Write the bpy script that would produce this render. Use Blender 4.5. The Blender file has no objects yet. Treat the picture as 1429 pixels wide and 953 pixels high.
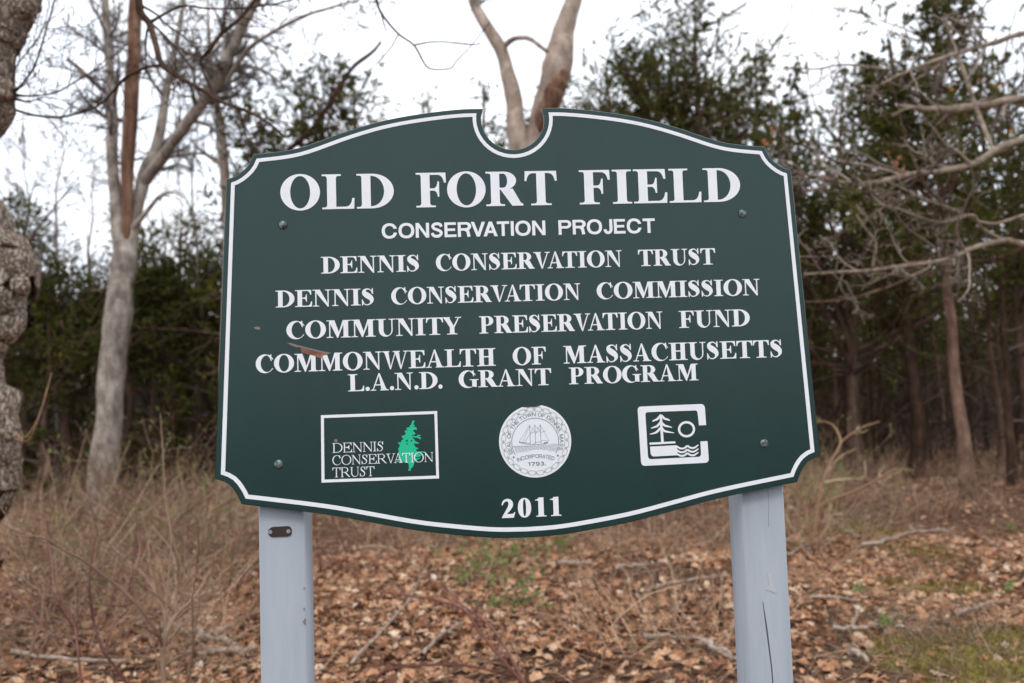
import bpy, math, random
import numpy as np
from mathutils import Vector, geometry

# ------------------------------------------------------------------ scene, camera, light
SC = bpy.context.scene
COL = SC.collection
rad = math.radians
EYE = 1.55
PITCH, ROLL, F_PX, PW, PH = rad(3.629), rad(1.8756), 1153.0, 1429.0, 953.0
SIGN_YAW, SIGN_DIST = rad(3.5248), 1.66

cp, sp, cr, sr = math.cos(PITCH), math.sin(PITCH), math.cos(ROLL), math.sin(ROLL)
FWD = np.array([0, cp, sp]); UP0 = np.array([0, -sp, cp]); RT0 = np.array([1.0, 0, 0])
RT = cr * RT0 - sr * UP0
UPV = sr * RT0 + cr * UP0
CAM_LOC = np.array([0, 0, EYE])

from mathutils import Matrix
cam_data = bpy.data.cameras.new('camera')
cam = bpy.data.objects.new('camera', cam_data)
COL.objects.link(cam)
cam.matrix_world = Matrix(((RT[0], UPV[0], -FWD[0], 0), (RT[1], UPV[1], -FWD[1], 0), (RT[2], UPV[2], -FWD[2], EYE), (0, 0, 0, 1)))
cam_data.sensor_width = 22.3
cam_data.lens = F_PX * 22.3 / PW
cam_data.clip_start, cam_data.clip_end = 0.05, 500
cam_data.dof.use_dof = True
cam_data.dof.focus_distance = 1.67
cam_data.dof.aperture_fstop = 2.0
SC.camera = cam

SUN_EL, SUN_AZ = rad(52), rad(183)          # azimuth from +Y towards +X: high behind the photographer
world = bpy.data.worlds.new('World'); SC.world = world
world.use_nodes = True
wn, wl = world.node_tree.nodes, world.node_tree.links
wn.clear()
w_out = wn.new('ShaderNodeOutputWorld'); w_bg = wn.new('ShaderNodeBackground')
sky = wn.new('ShaderNodeTexSky'); sky.sky_type = 'NISHITA'; sky.sun_disc = False
sky.sun_elevation, sky.sun_rotation = SUN_EL, SUN_AZ
w_tc = wn.new('ShaderNodeTexCoord'); w_map = wn.new('ShaderNodeMapping'); w_map.inputs['Scale'].default_value = (1, 1, 2.6)
w_noise = wn.new('ShaderNodeTexNoise'); w_noise.inputs['Scale'].default_value = 2.2; w_noise.inputs['Detail'].default_value = 5
w_ramp = wn.new('ShaderNodeValToRGB')
w_ramp.color_ramp.elements[0].position, w_ramp.color_ramp.elements[1].position = .3, .7
w_ramp.color_ramp.elements[0].color = (11.2, 12.0, 13.6, 1)      # thin cloud
w_ramp.color_ramp.elements[1].color = (14.2, 14.3, 14.6, 1)      # bright cloud
w_mix = wn.new('ShaderNodeMix'); w_mix.data_type = 'RGBA'; w_mix.inputs[0].default_value = .9
wl.new(w_tc.outputs['Generated'], w_map.inputs['Vector']); wl.new(w_map.outputs[0], w_noise.inputs['Vector'])
wl.new(w_noise.outputs['Fac'], w_ramp.inputs[0])
wl.new(sky.outputs[0], w_mix.inputs[6]); wl.new(w_ramp.outputs[0], w_mix.inputs[7])
wl.new(w_mix.outputs[2], w_bg.inputs['Color']); w_bg.inputs['Strength'].default_value = .1
wl.new(w_bg.outputs[0], w_out.inputs[0])

sun_d = bpy.data.lights.new('sun', 'SUN'); sun_d.energy = .7; sun_d.angle = rad(14); sun_d.color = (1, .96, .9)
sun = bpy.data.objects.new('sun', sun_d); COL.objects.link(sun)
_s = Vector((math.sin(SUN_AZ) * math.cos(SUN_EL), math.cos(SUN_AZ) * math.cos(SUN_EL), math.sin(SUN_EL)))
sun.rotation_euler = _s.to_track_quat('Z', 'Y').to_euler()
sun.location = (0, 0, 30)

SC.view_settings.view_transform = 'Standard'
SC.view_settings.look = 'None'
SC.view_settings.exposure = 0.28
SC.view_settings.gamma = 1.0
try:
    SC.view_settings.use_curve_mapping = False
except Exception:
    pass
SC.render.engine = 'CYCLES'
SC.cycles.max_bounces = 6; SC.cycles.diffuse_bounces = 3; SC.cycles.glossy_bounces = 2
SC.cycles.transmission_bounces = 2; SC.cycles.transparent_max_bounces = 4
SC.cycles.use_denoising = True
SC.cycles.use_adaptive_sampling = True; SC.cycles.adaptive_threshold = .015
SC.cycles.sample_clamp_indirect = 6

# ------------------------------------------------------------------ helpers
def ray(px, py):
    return FWD + (px - PW / 2) / F_PX * RT - (py - PH / 2) / F_PX * UPV

def at(px, py, depth):
    """the point seen at photo pixel (px, py) at the given distance along +Y"""
    d = ray(px, py)
    return CAM_LOC + d * (depth / d[1])

def gz(x, y):
    """height of the ground"""
    x = np.asarray(x, float); y = np.asarray(y, float)
    z = .035 * np.sin(x * .9 + 1.3) * np.cos(y * .7 + .4) + .025 * np.sin(x * 2.1 + y * 1.6) + .012 * np.sin(x * 4.7 - y * 3.9 + 2)
    z = z + .00012 * np.clip(np.hypot(x, y) - 32, 0, 60) ** 2 * 8
    return z

def ground_at(px, py):
    d = ray(px, py); t = -EYE / d[2]
    for _ in range(6):
        p = CAM_LOC + d * t
        t = (gz(p[0], p[1]) - EYE) / d[2]
    return CAM_LOC + d * t

class MB:
    """collects vertices, quads and triangles, then links them as ONE mesh object"""
    def __init__(s):
        s.v, s.q, s.t, s.a, s.n = [], [], [], [], 0
    def add(s, v, quads=None, tris=None, rnd=None):
        v = np.asarray(v, np.float32).reshape(-1, 3)
        s.v.append(v)
        s.a.append(np.full(len(v), .5, np.float32) if rnd is None else np.broadcast_to(np.asarray(rnd, np.float32), (len(v),)))
        if quads is not None and len(quads): s.q.append(np.asarray(quads, np.int64).reshape(-1, 4) + s.n)
        if tris is not None and len(tris): s.t.append(np.asarray(tris, np.int64).reshape(-1, 3) + s.n)
        s.n += len(v)
        return s
    def mesh(s, name, smooth=False, xf=None):
        v = np.concatenate(s.v) if s.v else np.zeros((0, 3), np.float32)
        q = np.concatenate(s.q) if s.q else np.zeros((0, 4), np.int64)
        t = np.concatenate(s.t) if s.t else np.zeros((0, 3), np.int64)
        me = bpy.data.meshes.new(name)
        me.vertices.add(len(v)); me.vertices.foreach_set('co', v.astype(np.float32).ravel())
        nl = q.size + t.size
        me.loops.add(nl); me.loops.foreach_set('vertex_index', np.concatenate([q.ravel(), t.ravel()]).astype(np.int32))
        me.polygons.add(len(q) + len(t))
        st = np.concatenate([np.arange(len(q)) * 4, q.size + np.arange(len(t)) * 3]).astype(np.int32)
        me.polygons.foreach_set('loop_start', st)
        at_ = me.attributes.new('rnd', 'FLOAT', 'POINT')
        at_.data.foreach_set('value', np.concatenate(s.a).astype(np.float32) if s.a else np.zeros(0, np.float32))
        me.update(calc_edges=True)
        if smooth: me.polygons.foreach_set('use_smooth', np.ones(len(me.polygons), bool))
        me.validate()
        return me
    def build(s, name, m, parent=None, smooth=False, origin=None):
        if origin is not None:
            s.v = [v - np.asarray(origin, np.float32) for v in s.v]
        me = s.mesh(name, smooth)
        if m: me.materials.append(m)
        o = bpy.data.objects.new(name, me); COL.objects.link(o)
        if parent is not None: o.parent = parent
        elif origin is not None: o.location = [float(c) for c in origin]
        return o

def tag(o, label=None, cat=None, group=None, kind=None):
    if label: o['label'] = label
    if cat: o['category'] = cat
    if group: o['group'] = group
    if kind: o['kind'] = kind
    return o

def empty(name, loc, rz=0, label=None, cat=None, group=None):
    o = bpy.data.objects.new(name, None); COL.objects.link(o)
    o.location = [float(c) for c in loc]; o.rotation_euler = (0, 0, rz)
    o.empty_display_size = .1
    return tag(o, label, cat, group)

def copy_tree(src, loc, rz=0, scale=1.0, label=None, group=None):
    c = src.copy(); COL.objects.link(c)
    c.location = [float(k) for k in loc]; c.rotation_euler = (0, 0, rz); c.scale = (scale, scale, scale) if np.isscalar(scale) else scale
    if label: c['label'] = label
    if group: c['group'] = group
    for ch in list(src.children):
        d = ch.copy(); COL.objects.link(d); d.parent = c
    return c

def nrm(v):
    return v / np.maximum(np.linalg.norm(v, axis=-1, keepdims=True), 1e-9)

def tubes(mb, P, R, sides=5, rnd=None, cap=True):
    """many tapered tubes at once: P (T,N,3), R (T,N)"""
    P = np.asarray(P, float); R = np.asarray(R, float)
    if P.ndim == 2: P, R = P[None], R[None]
    T, N, _ = P.shape
    if T == 0: return
    tan = np.empty_like(P)
    tan[:, 1:-1] = P[:, 2:] - P[:, :-2]; tan[:, 0] = P[:, 1] - P[:, 0]; tan[:, -1] = P[:, -1] - P[:, -2]
    tan = nrm(tan)
    mean = nrm(P[:, -1] - P[:, 0])
    ref = np.zeros((T, 3)); k = np.argmin(np.abs(mean), axis=1); ref[np.arange(T), k] = 1
    u = nrm(np.cross(tan, ref[:, None, :])); w = np.cross(tan, u)
    a = np.linspace(0, 2 * np.pi, sides, endpoint=False)
    ring = u[:, :, None, :] * np.cos(a)[None, None, :, None] + w[:, :, None, :] * np.sin(a)[None, None, :, None]
    V = P[:, :, None, :] + ring * R[:, :, None, None]
    idx = np.arange(T * N * sides).reshape(T, N, sides)
    nx = np.roll(idx, -1, axis=2)
    q = np.stack([idx[:, :-1], nx[:, :-1], nx[:, 1:], idx[:, 1:]], -1).reshape(-1, 4)
    r = None if rnd is None else np.repeat(np.asarray(rnd), N * sides)
    tris = []
    if cap and sides >= 4:
        for s_ in range(1, sides - 1):
            tris.append(np.stack([idx[:, -1, 0], idx[:, -1, s_], idx[:, -1, s_ + 1]], -1))
        tris = np.concatenate(tris)
    mb.add(V.reshape(-1, 3), q, tris if len(tris) else None, r)

def wander_paths(rng, start, d, length, N, wander=.15, trop=(0, 0, 0)):
    T = len(start); P = np.empty((T, N, 3)); P[:, 0] = start; d = nrm(np.asarray(d, float)); tr = np.asarray(trop, float)
    step = (np.asarray(length) / (N - 1))[:, None]
    for i in range(1, N):
        d = nrm(d + rng.normal(0, wander, (T, 3)) + tr)
        P[:, i] = P[:, i - 1] + d * step
    return P

def taper(r0, N, end=.25, power=1.0):
    t = np.linspace(0, 1, N)
    return np.asarray(r0)[:, None] * (1 - (1 - end) * t[None, :] ** power)

def kids(rng, P, R, per, t0, t1, lenf, ang, N=5, wander=.18, trop=(0, 0, 0), rr=.55, end=.25, plen=None, min_r=.0015, tfall=.5):
    """child branches growing off the parent paths; returns P, R and the position t of each on its parent"""
    T, M, _ = P.shape
    pi = np.repeat(np.arange(T), per)
    n = len(pi)
    t = rng.uniform(t0, t1, n)
    f = t * (M - 1); i = np.clip(f.astype(int), 0, M - 2); fr = (f - i)[:, None]
    pos = P[pi, i] * (1 - fr) + P[pi, i + 1] * fr
    tan = nrm(P[pi, i + 1] - P[pi, i])
    perp = nrm(np.cross(tan, rng.normal(0, 1, (n, 3))))
    a = np.radians(rng.uniform(ang[0], ang[1], n))[:, None]
    d = tan * np.cos(a) + perp * np.sin(a)
    if plen is None:
        plen = np.linalg.norm(P[:, -1] - P[:, 0], axis=1)
    L = plen[pi] * lenf * rng.uniform(.5, 1.15, n) * (1 - tfall * t)
    r = np.maximum((R[pi, i] * (1 - fr[:, 0]) + R[pi, i + 1] * fr[:, 0]) * rr, min_r)
    CP = wander_paths(rng, pos, d, L, N, wander, trop)
    return CP, np.maximum(taper(r, N, end), min_r * .6), t

def smooth_path(pts, n):
    """Catmull-Rom through rows of pts (any width), n samples"""
    p = np.asarray(pts, float)
    if len(p) == 2:
        t = np.linspace(0, 1, n)[:, None]; return p[0] * (1 - t) + p[1] * t
    q = np.vstack([2 * p[0] - p[1], p, 2 * p[-1] - p[-2]])
    tt = np.linspace(0, len(p) - 1, n); i = np.clip(tt.astype(int), 0, len(p) - 2); f = (tt - i)[:, None]
    a, b, c, d = q[i], q[i + 1], q[i + 2], q[i + 3]
    return .5 * ((2 * b) + (c - a) * f + (2 * a - 5 * b + 4 * c - d) * f ** 2 + (3 * b - a - 3 * c + d) * f ** 3)

def limb(pix, n=14):
    """[(px, py, depth, radius)] -> path, radius"""
    rows = [list(at(x, y, dd)) + [r] for x, y, dd, r in pix]
    big = n >= 10
    s = smooth_path(rows, n * 3 if big else n)
    if big:                                     # real limbs are never perfectly even
        q = np.random.default_rng(int(abs(pix[0][0] * 31 + pix[0][1] * 7)) + 1)
        k = len(s); w = np.convolve(q.normal(0, 1, k + 4), [.2, .25, .25, .2, .1], 'valid')[:k]
        s[:, 3] *= 1 + .11 * w
        for c_ in range(3):
            s[:, c_] += np.convolve(q.normal(0, 1, k + 4), [.2, .25, .25, .2, .1], 'valid')[:k] * s[:, 3] * .16
    return s[:, :3], np.maximum(s[:, 3], .002)

# ------------------------------------------------------------------ materials
def mat(name, rough=.8, spec=.3):
    m = bpy.data.materials.new(name); m.use_nodes = True
    n = m.node_tree.nodes; b = n['Principled BSDF']
    b.inputs['Roughness'].default_value = rough
    b.inputs['Specular IOR Level'].default_value = spec
    return m, n, m.node_tree.links, b

def ramp(n, stops):
    r = n.new('ShaderNodeValToRGB'); e = r.color_ramp.elements
    while len(e) < len(stops): e.new(.5)
    for k, (p, c) in enumerate(stops):
        e[k].position = p; e[k].color = (*c, 1)
    return r

def noise(n, l, scale, detail=4, rough=.55, stretch=(1, 1, 1), coord='Object'):
    tc = n.new('ShaderNodeTexCoord'); mp = n.new('ShaderNodeMapping'); mp.inputs['Scale'].default_value = stretch
    t = n.new('ShaderNodeTexNoise'); t.inputs['Scale'].default_value = scale; t.inputs['Detail'].default_value = detail; t.inputs['Roughness'].default_value = rough
    l.new(tc.outputs[coord], mp.inputs['Vector']); l.new(mp.outputs[0], t.inputs['Vector'])
    return t

def bump(n, l, b, height, strength, dist=.01):
    bp = n.new('ShaderNodeBump'); bp.inputs['Strength'].default_value = strength; bp.inputs['Distance'].default_value = dist
    l.new(height, bp.inputs['Height']); l.new(bp.outputs[0], b.inputs['Normal'])

def bark(name, c0, c1, c2, scale=9, stretch=(1, 1, .22), bstr=.6, bdist=.012):
    m, n, l, b = mat(name, .9, .15)
    t = noise(n, l, scale, 6, .65, stretch); r = ramp(n, [(.3, c0), (.5, c1), (.72, c2)])
    l.new(t.outputs['Fac'], r.inputs[0])
    p = noise(n, l, scale * .38, 5, .7); pr = ramp(n, [(.32, (.58, .55, .52)), (.5, (.95, .93, .9)), (.68, (1.22, 1.2, 1.16))])
    f = noise(n, l, scale * 5, 4, .7, (1, 1, 1.6)); fr = ramp(n, [(.3, (.66, .63, .6)), (.7, (1.2, 1.19, 1.17))])
    l.new(p.outputs['Fac'], pr.inputs[0]); l.new(f.outputs['Fac'], fr.inputs[0])
    out = r.outputs[0]
    for q in (pr, fr):
        mx = n.new('ShaderNodeMix'); mx.data_type = 'RGBA'; mx.blend_type = 'MULTIPLY'; mx.inputs[0].default_value = 1
        l.new(out, mx.inputs[6]); l.new(q.outputs[0], mx.inputs[7]); out = mx.outputs[2]
    l.new(out, b.inputs['Base Color'])
    bump(n, l, b, t.outputs['Fac'], bstr, bdist)
    return m

def by_attr(name, stops, rough=.8, spec=.2, patch=None, transl=0):
    """colour by each leaf's own random value"""
    m, n, l, b = mat(name, rough, spec)
    a = n.new('ShaderNodeAttribute'); a.attribute_name = 'rnd'
    r = ramp(n, stops); l.new(a.outputs['Fac'], r.inputs[0])
    out = r.outputs[0]
    if patch:
        t = noise(n, l, patch[0], 3); mx = n.new('ShaderNodeMix'); mx.data_type = 'RGBA'; mx.blend_type = 'MULTIPLY'; mx.inputs[0].default_value = 1
        r2 = ramp(n, [(.35, patch[1]), (.65, patch[2])]); l.new(t.outputs['Fac'], r2.inputs[0])
        l.new(out, mx.inputs[6]); l.new(r2.outputs[0], mx.inputs[7]); out = mx.outputs[2]
    l.new(out, b.inputs['Base Color'])
    if transl:
        tr = n.new('ShaderNodeBsdfTranslucent'); l.new(out, tr.inputs['Color'])
        ms = n.new('ShaderNodeMixShader'); ms.inputs[0].default_value = transl
        l.new(b.outputs[0], ms.inputs[1]); l.new(tr.outputs[0], ms.inputs[2])
        l.new(ms.outputs[0], n['Material Output'].inputs['Surface'])
    return m

M = {}
M['bark_grey'] = bark('bark_grey', (.12, .095, .08), (.32, .285, .255), (.52, .49, .455), 8, (1, 1, .45), .6, .012)
M['bark_pale'] = bark('bark_pale', (.20, .145, .115), (.37, .30, .255), (.54, .46, .405), 7, (1, 1, .4), .6, .012)

m, n, l, b = mat('bark_rough', .92, .12)
t0 = noise(n, l, 7, 4, .6)
tc_ = n.new('ShaderNodeTexCoord'); mp_ = n.new('ShaderNodeMapping'); mp_.inputs['Scale'].default_value = (1, 1, .30)
ad = n.new('ShaderNodeMix'); ad.data_type = 'RGBA'; ad.blend_type = 'LINEAR_LIGHT'; ad.inputs[0].default_value = .10
l.new(tc_.outputs['Object'], mp_.inputs['Vector']); l.new(mp_.outputs[0], ad.inputs[6]); l.new(t0.outputs['Color'], ad.inputs[7])
vo = n.new('ShaderNodeTexVoronoi'); vo.feature = 'DISTANCE_TO_EDGE'; vo.inputs['Scale'].default_value = 26
l.new(ad.outputs[2], vo.inputs['Vector'])
t1 = noise(n, l, 70, 4, .6, (1, 1, .4))
r1 = ramp(n, [(.0, (.075, .054, .04)), (.06, (.23, .178, .138)), (.2, (.50, .42, .345)), (.5, (.68, .60, .51))]); l.new(vo.outputs['Distance'], r1.inputs[0])
r2 = ramp(n, [(.3, (.72, .70, .68)), (.7, (1.12, 1.1, 1.08))]); l.new(t1.outputs['Fac'], r2.inputs[0])
mx = n.new('ShaderNodeMix'); mx.data_type = 'RGBA'; mx.blend_type = 'MULTIPLY'; mx.inputs[0].default_value = 1
l.new(r1.outputs[0], mx.inputs[6]); l.new(r2.outputs[0], mx.inputs[7]); l.new(mx.outputs[2], b.inputs['Base Color'])
bump(n, l, b, vo.outputs['Distance'], .8, .06)
M['bark_rough'] = m
M['bark_dead'] = bark('bark_dead', (.06, .034, .025), (.18, .10, .068), (.34, .24, .175), 9, (1, 1, .14), .8, .02)
M['bark_cedar'] = bark('bark_cedar', (.06, .04, .032), (.14, .09, .07), (.22, .155, .125), 10, (1, 1, .12), .7, .012)
M['bark_red'] = bark('bark_red', (.10, .065, .05), (.20, .125, .095), (.29, .20, .155), 12, (1, 1, .2), .7, .012)
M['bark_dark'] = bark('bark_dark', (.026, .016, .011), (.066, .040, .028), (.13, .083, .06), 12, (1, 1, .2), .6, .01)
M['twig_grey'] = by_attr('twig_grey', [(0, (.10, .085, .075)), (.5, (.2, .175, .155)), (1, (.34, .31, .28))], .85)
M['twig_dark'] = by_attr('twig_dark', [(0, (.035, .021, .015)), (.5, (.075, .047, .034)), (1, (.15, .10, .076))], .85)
M['twig_dead'] = by_attr('twig_dead', [(0, (.05, .032, .023)), (.6, (.105, .07, .052)), (1, (.27, .21, .17))], .85)
M['twig_tan'] = by_attr('twig_tan', [(0, (.19, .10, .062)), (.5, (.40, .25, .155)), (1, (.58, .44, .31))], .85)
M['twig_brown'] = by_attr('twig_brown', [(0, (.13, .075, .05)), (1, (.28, .185, .125))], .8)
M['bark_reach'] = bark('bark_reach', (.13, .10, .08), (.29, .235, .19), (.44, .38, .32), 14, (1, 1, 1), .6, .008)
M['twig_reach'] = by_attr('twig_reach', [(0, (.10, .075, .06)), (.5, (.2, .155, .125)), (1, (.36, .30, .25))], .85)
M['twig_red'] = by_attr('twig_red', [(0, (.09, .035, .028)), (.5, (.16, .065, .05)), (1, (.24, .13, .1))], .7)
M['cedar'] = by_attr('cedar_foliage', [(0, (.038, .044, .012)), (.4, (.088, .100, .026)), (.75, (.145, .150, .042)), (.92, (.19, .16, .055)), (1, (.23, .14, .06))], .8, .1, (1.1, (.6, .62, .6), (1.25, 1.2, 1.05)), .32)
M['bud'] = by_attr('bud', [(0, (.14, .2, .05)), (1, (.26, .34, .10))], .6, .3, None, .3)
M['seedling'] = by_attr('seedling', [(0, (.12, .19, .05)), (.6, (.22, .30, .09)), (1, (.36, .40, .16))], .6, .3, None, .3)
M['leaf'] = by_attr('dead_leaf', [(0, (.09, .040, .022)), (.25, (.24, .108, .056)), (.5, (.49, .25, .13)), (.75, (.64, .40, .25)), (.9, (.72, .55, .40)), (1, (.74, .66, .57))], .7, .3, (55, (.66, .61, .57), (1.15, 1.12, 1.08)), .10)
M['leaf_orange'] = by_attr('orange_leaf', [(0, (.30, .10, .035)), (1, (.46, .2, .08))], .7, .2, None, .25)
M['stick'] = bark('stick_bark', (.18, .13, .105), (.36, .29, .24), (.52, .45, .39), 22, (1, 1, 1), .5, .006)
M['grass_dry'] = by_attr('dry_grass', [(0, (.16, .10, .06)), (.6, (.31, .22, .14)), (1, (.43, .34, .23))], .8)
# ------------------------------------------------------------------ ground
rng = np.random.default_rng(7)
def axis(a, b, fine0, fine1, df, dc):
    return np.unique(np.concatenate([np.arange(a, fine0, dc), np.arange(fine0, fine1, df), np.arange(fine1, b + dc, dc)]))
xs = axis(-90, 90, -13, 13, .16, 3.0); ys = axis(-60, 110, 2, 20, .16, 3.0)
X, Y = np.meshgrid(xs, ys)
Z = gz(X, Y) + rng.normal(0, .006, X.shape)
mb = MB(); ny, nx = X.shape
idx = np.arange(ny * nx).reshape(ny, nx)
mb.add(np.stack([X, Y, Z], -1).reshape(-1, 3), np.stack([idx[:-1, :-1], idx[:-1, 1:], idx[1:, 1:], idx[1:, :-1]], -1).reshape(-1, 4))
m, n, l, b = mat('forest_floor', .95, .1)
t = noise(n, l, 26, 8, .7); r = ramp(n, [(.25, (.035, .020, .014)), (.45, (.10, .057, .037)), (.6, (.24, .14, .09)), (.8, (.40, .27, .185))])
l.new(t.outputs['Fac'], r.inputs[0])
t2 = noise(n, l, 1.1, 3); r2 = ramp(n, [(.35, (.65, .6, .6)), (.65, (1.1, 1.05, 1.0))]); l.new(t2.outputs['Fac'], r2.inputs[0])
mx = n.new('ShaderNodeMix'); mx.data_type = 'RGBA'; mx.blend_type = 'MULTIPLY'; mx.inputs[0].default_value = 1
l.new(r.outputs[0], mx.inputs[6]); l.new(r2.outputs[0], mx.inputs[7]); l.new(mx.outputs[2], b.inputs['Base Color'])
bump(n, l, b, t.outputs['Fac'], 1.0, .03)
tag(mb.build('ground', m, smooth=True), kind='structure')

# ------------------------------------------------------------------ tree builders
def up_path(base, top, r0, r1, n=12, wob=.05, seed=0):
    g = np.random.default_rng(seed)
    t = np.linspace(0, 1, n)[:, None]
    P = np.asarray(base) * (1 - t) + np.asarray(top) * t
    w = np.cumsum(g.normal(0, wob, (n, 3)), 0) * [1, 1, .2]; w -= t * w[-1]; w[0] = 0
    return P + w, np.linspace(r0, r1, n)

def flare(R, amount=.45, k=3):
    R = R.copy(); 
    for i_ in range(k): R[i_] *= 1 + amount * (1 - i_ / k) ** 2
    return R

def needle_sprays(mb, g, P, per, size=(.05, .12), wid=.022, spread=.9, tmin=.2, tone=None):
    """small pointed foliage sprays along twig paths"""
    T, N, _ = P.shape
    pi = np.repeat(np.arange(T), per); k = len(pi)
    f = g.uniform(tmin, 1, k) * (N - 1.001); i_ = f.astype(int); fr = (f - i_)[:, None]
    p = P[pi, i_] * (1 - fr) + P[pi, i_ + 1] * fr
    d = nrm(P[pi, i_ + 1] - P[pi, i_]) + g.normal(0, spread, (k, 3)) * .75 + [0, 0, .04]
    d = nrm(d); L = g.uniform(size[0], size[1], k)[:, None]
    s_ = nrm(np.cross(d, g.normal(0, 1, (k, 3)))) * (wid * g.uniform(.6, 1.5, k))[:, None]
    mid = p + d * L * .45
    V = np.stack([p, mid + s_, p + d * L, mid - s_ * .8], 1).reshape(-1, 3)
    base = (g.random(T) if tone is None else tone)[pi] * .6 + g.random(k) * .4
    mb.add(V, np.arange(k * 4).reshape(-1, 4), None, np.repeat(base, 4))

def cedar_parts(seed, H, Rm, n1=120, n2=13, sprays=12, start=.12, lean=(0, 0), sparse_top=.0, r_=None, wid=.0105, size=(.035, .09), expo=.75, tops=1):
    g = np.random.default_rng(seed)
    trunk, foli = MB(), MB()
    P0, R0 = up_path((0, 0, -.1), (lean[0], lean[1], H), r_ or .016 * H + .02, .012, 16, .025, seed)
    tubes(trunk, P0, flare(R0, .5), 9)
    leaders = [(P0, R0)]
    for q in range(1, tops):
        k0 = int(16 * g.uniform(.35, .6)); a = g.uniform(0, 6.28)
        e = P0[-1] + [math.cos(a) * Rm * .55, math.sin(a) * Rm * .55, -H * g.uniform(.04, .2)]
        c_, r_ = up_path(P0[k0], e, R0[k0] * .6, .01, 10, .05, seed + q)
        tubes(trunk, c_, r_, 6); leaders.append((c_, r_))
    for q, (Pl, Rl) in enumerate(leaders):
        nn = n1 if q == 0 else n1 // 2
        t = g.uniform(start if q == 0 else .15, 1, nn) ** .92
        M_ = len(Pl); f = t * (M_ - 1.001); i_ = f.astype(int); fr = (f - i_)[:, None]
        p = Pl[i_] * (1 - fr) + Pl[i_ + 1] * fr
        az = g.uniform(0, 2 * np.pi, nn); el = np.radians(2 + 42 * t + g.normal(0, 14, nn))
        d = np.stack([np.cos(az) * np.cos(el), np.sin(az) * np.cos(el), np.sin(el)], 1)
        keep_p = np.clip((1.08 - t) / .35, .22, 1)
        L = (Rm if q == 0 else Rm * .6) * ((1 - t) ** expo * (1 - .55 * np.clip((.3 - t) / .3, 0, 1)) + .10) * np.clip(g.lognormal(-.18, .42, nn), .25, 1.7)
        alive = g.random(nn) > .22
        BP = wander_paths(g, p, d, L, 6, .15, (0, 0, .04)); BR = taper(np.clip(L * .012, .004, .04), 6, .2)
        tubes(trunk, BP, BR, 4, None, False)
        C, CR, ct = kids(g, BP, BR, n2, .30, 1, .38, (30, 75), 4, .22, (0, 0, .02), .5, .3, L, .002, .4)
        keep = (g.random(len(C)) > sparse_top * np.repeat(t, n2)) & (g.random(len(C)) < np.repeat(keep_p * np.where(alive, 1, .12), n2))
        C, CR = C[keep], CR[keep]
        tubes(trunk, C[::2], CR[::2], 3, None, False)
        needle_sprays(foli, g, C, int(sprays * 1.8), size, wid, .6, .35)
        needle_sprays(foli, g, BP[alive], sprays // 2, size, wid, .75, .75)
    return trunk, foli

def cedar(seed, loc, label, rz=0, group='cedars at the edge of the woods', mat_='bark_cedar', **kw):
    o = empty('cedar_tree', loc, rz, label, 'tree', group)
    tr_, fo_ = cedar_parts(seed, **kw)
    tr_.build('trunk', M[mat_], o, smooth=True); fo_.build('crown', M['cedar'], o)
    return o

def base_at(px, depth):
    """ground point under photo column px at this distance"""
    p = at(px, 700, depth); return np.array([p[0], depth, float(gz(p[0], depth))])

# ------------------------------------------------------------------ cedars
big = cedar(11, base_at(1003, 14.2), 'tall dark green cedar with a ragged open top just right of the notch', H=8.7, Rm=2.6, n1=210, n2=14, sprays=14, tops=5, sparse_top=.3, expo=.55)
cedar(12, base_at(1088, 15.2), 'narrow dark cedar spire beside the taller ragged cedar', H=8.0, Rm=1.3, n1=150, n2=13, sprays=13, sparse_top=.25, tops=2)
airy = cedar(13, base_at(872, 15.5), 'thin airy cedar with see-through upright tips between forked tree and ragged cedar', H=7.9, Rm=1.5, n1=110, n2=11, sprays=11, sparse_top=.5, wid=.009, tops=2)
rightc = cedar(14, base_at(1354, 10.4), 'largest cedar near the right edge on a bare reddish trunk', H=6.9, Rm=1.8, n1=190, n2=14, sprays=14, sparse_top=.2, tops=2, start=.40, expo=.6, mat_='bark_red', r_=.085)
lowc = cedar(15, base_at(1205, 13.5), 'broad low cedar behind the bare branches right of the sign', H=6.1, Rm=2.6, n1=125, n2=13, sprays=14, start=.24, expo=.5, tops=3, sparse_top=.25)
copy_tree(lowc, base_at(1440, 12.6), 2.1, .98, 'broad cedar cut by the right edge behind the reaching pale branches', 'cedars at the edge of the woods')
copy_tree(lowc, base_at(1135, 17), 4.2, .74, 'shadowed cedar directly beside the right edge of the sign board', 'cedars at the edge of the woods')
copy_tree(big, base_at(1285, 18), 1.3, .66, 'cedar deep between the broad low cedar and the largest one', 'cedars at the edge of the woods')
leftc = cedar(16, base_at(430, 13.6), 'cedar with open tufted branches over the left shoulder of the sign', H=6.9, Rm=2.3, n1=150, n2=12, sprays=12, sparse_top=.3, expo=.5, tops=4)
copy_tree(airy, base_at(505, 16), 1.9, (1.25, 1.25, .99), 'small tufted cedar top over the left slope of the sign', 'cedars at the edge of the woods')
copy_tree(airy, base_at(612, 16.5), .6, (1.1, 1.1, .99), 'little cedar tip showing just above the board left of the notch', 'cedars at the edge of the woods')
copy_tree(airy, base_at(693, 15), 3.3, (1.2, 1.2, .93), 'cedar seen through the notch behind the forked trunk', 'cedars at the edge of the woods')
copy_tree(leftc, base_at(800, 17.5), 2.6, (1.1, 1.1, 1.16), 'cedar behind the fork of the pale tree', 'cedars at the edge of the woods')
copy_tree(lowc, base_at(255, 16.0), .9, (.8, .8, .82), 'dark cedar between the grey three-stemmed tree and the sign', 'cedars at the edge of the woods')
copy_tree(lowc, base_at(30, 13.5), 5.2, (.78, .78, .80), 'olive cedar behind the gnarled trunk at the left edge', 'cedars at the edge of the woods')
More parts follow.
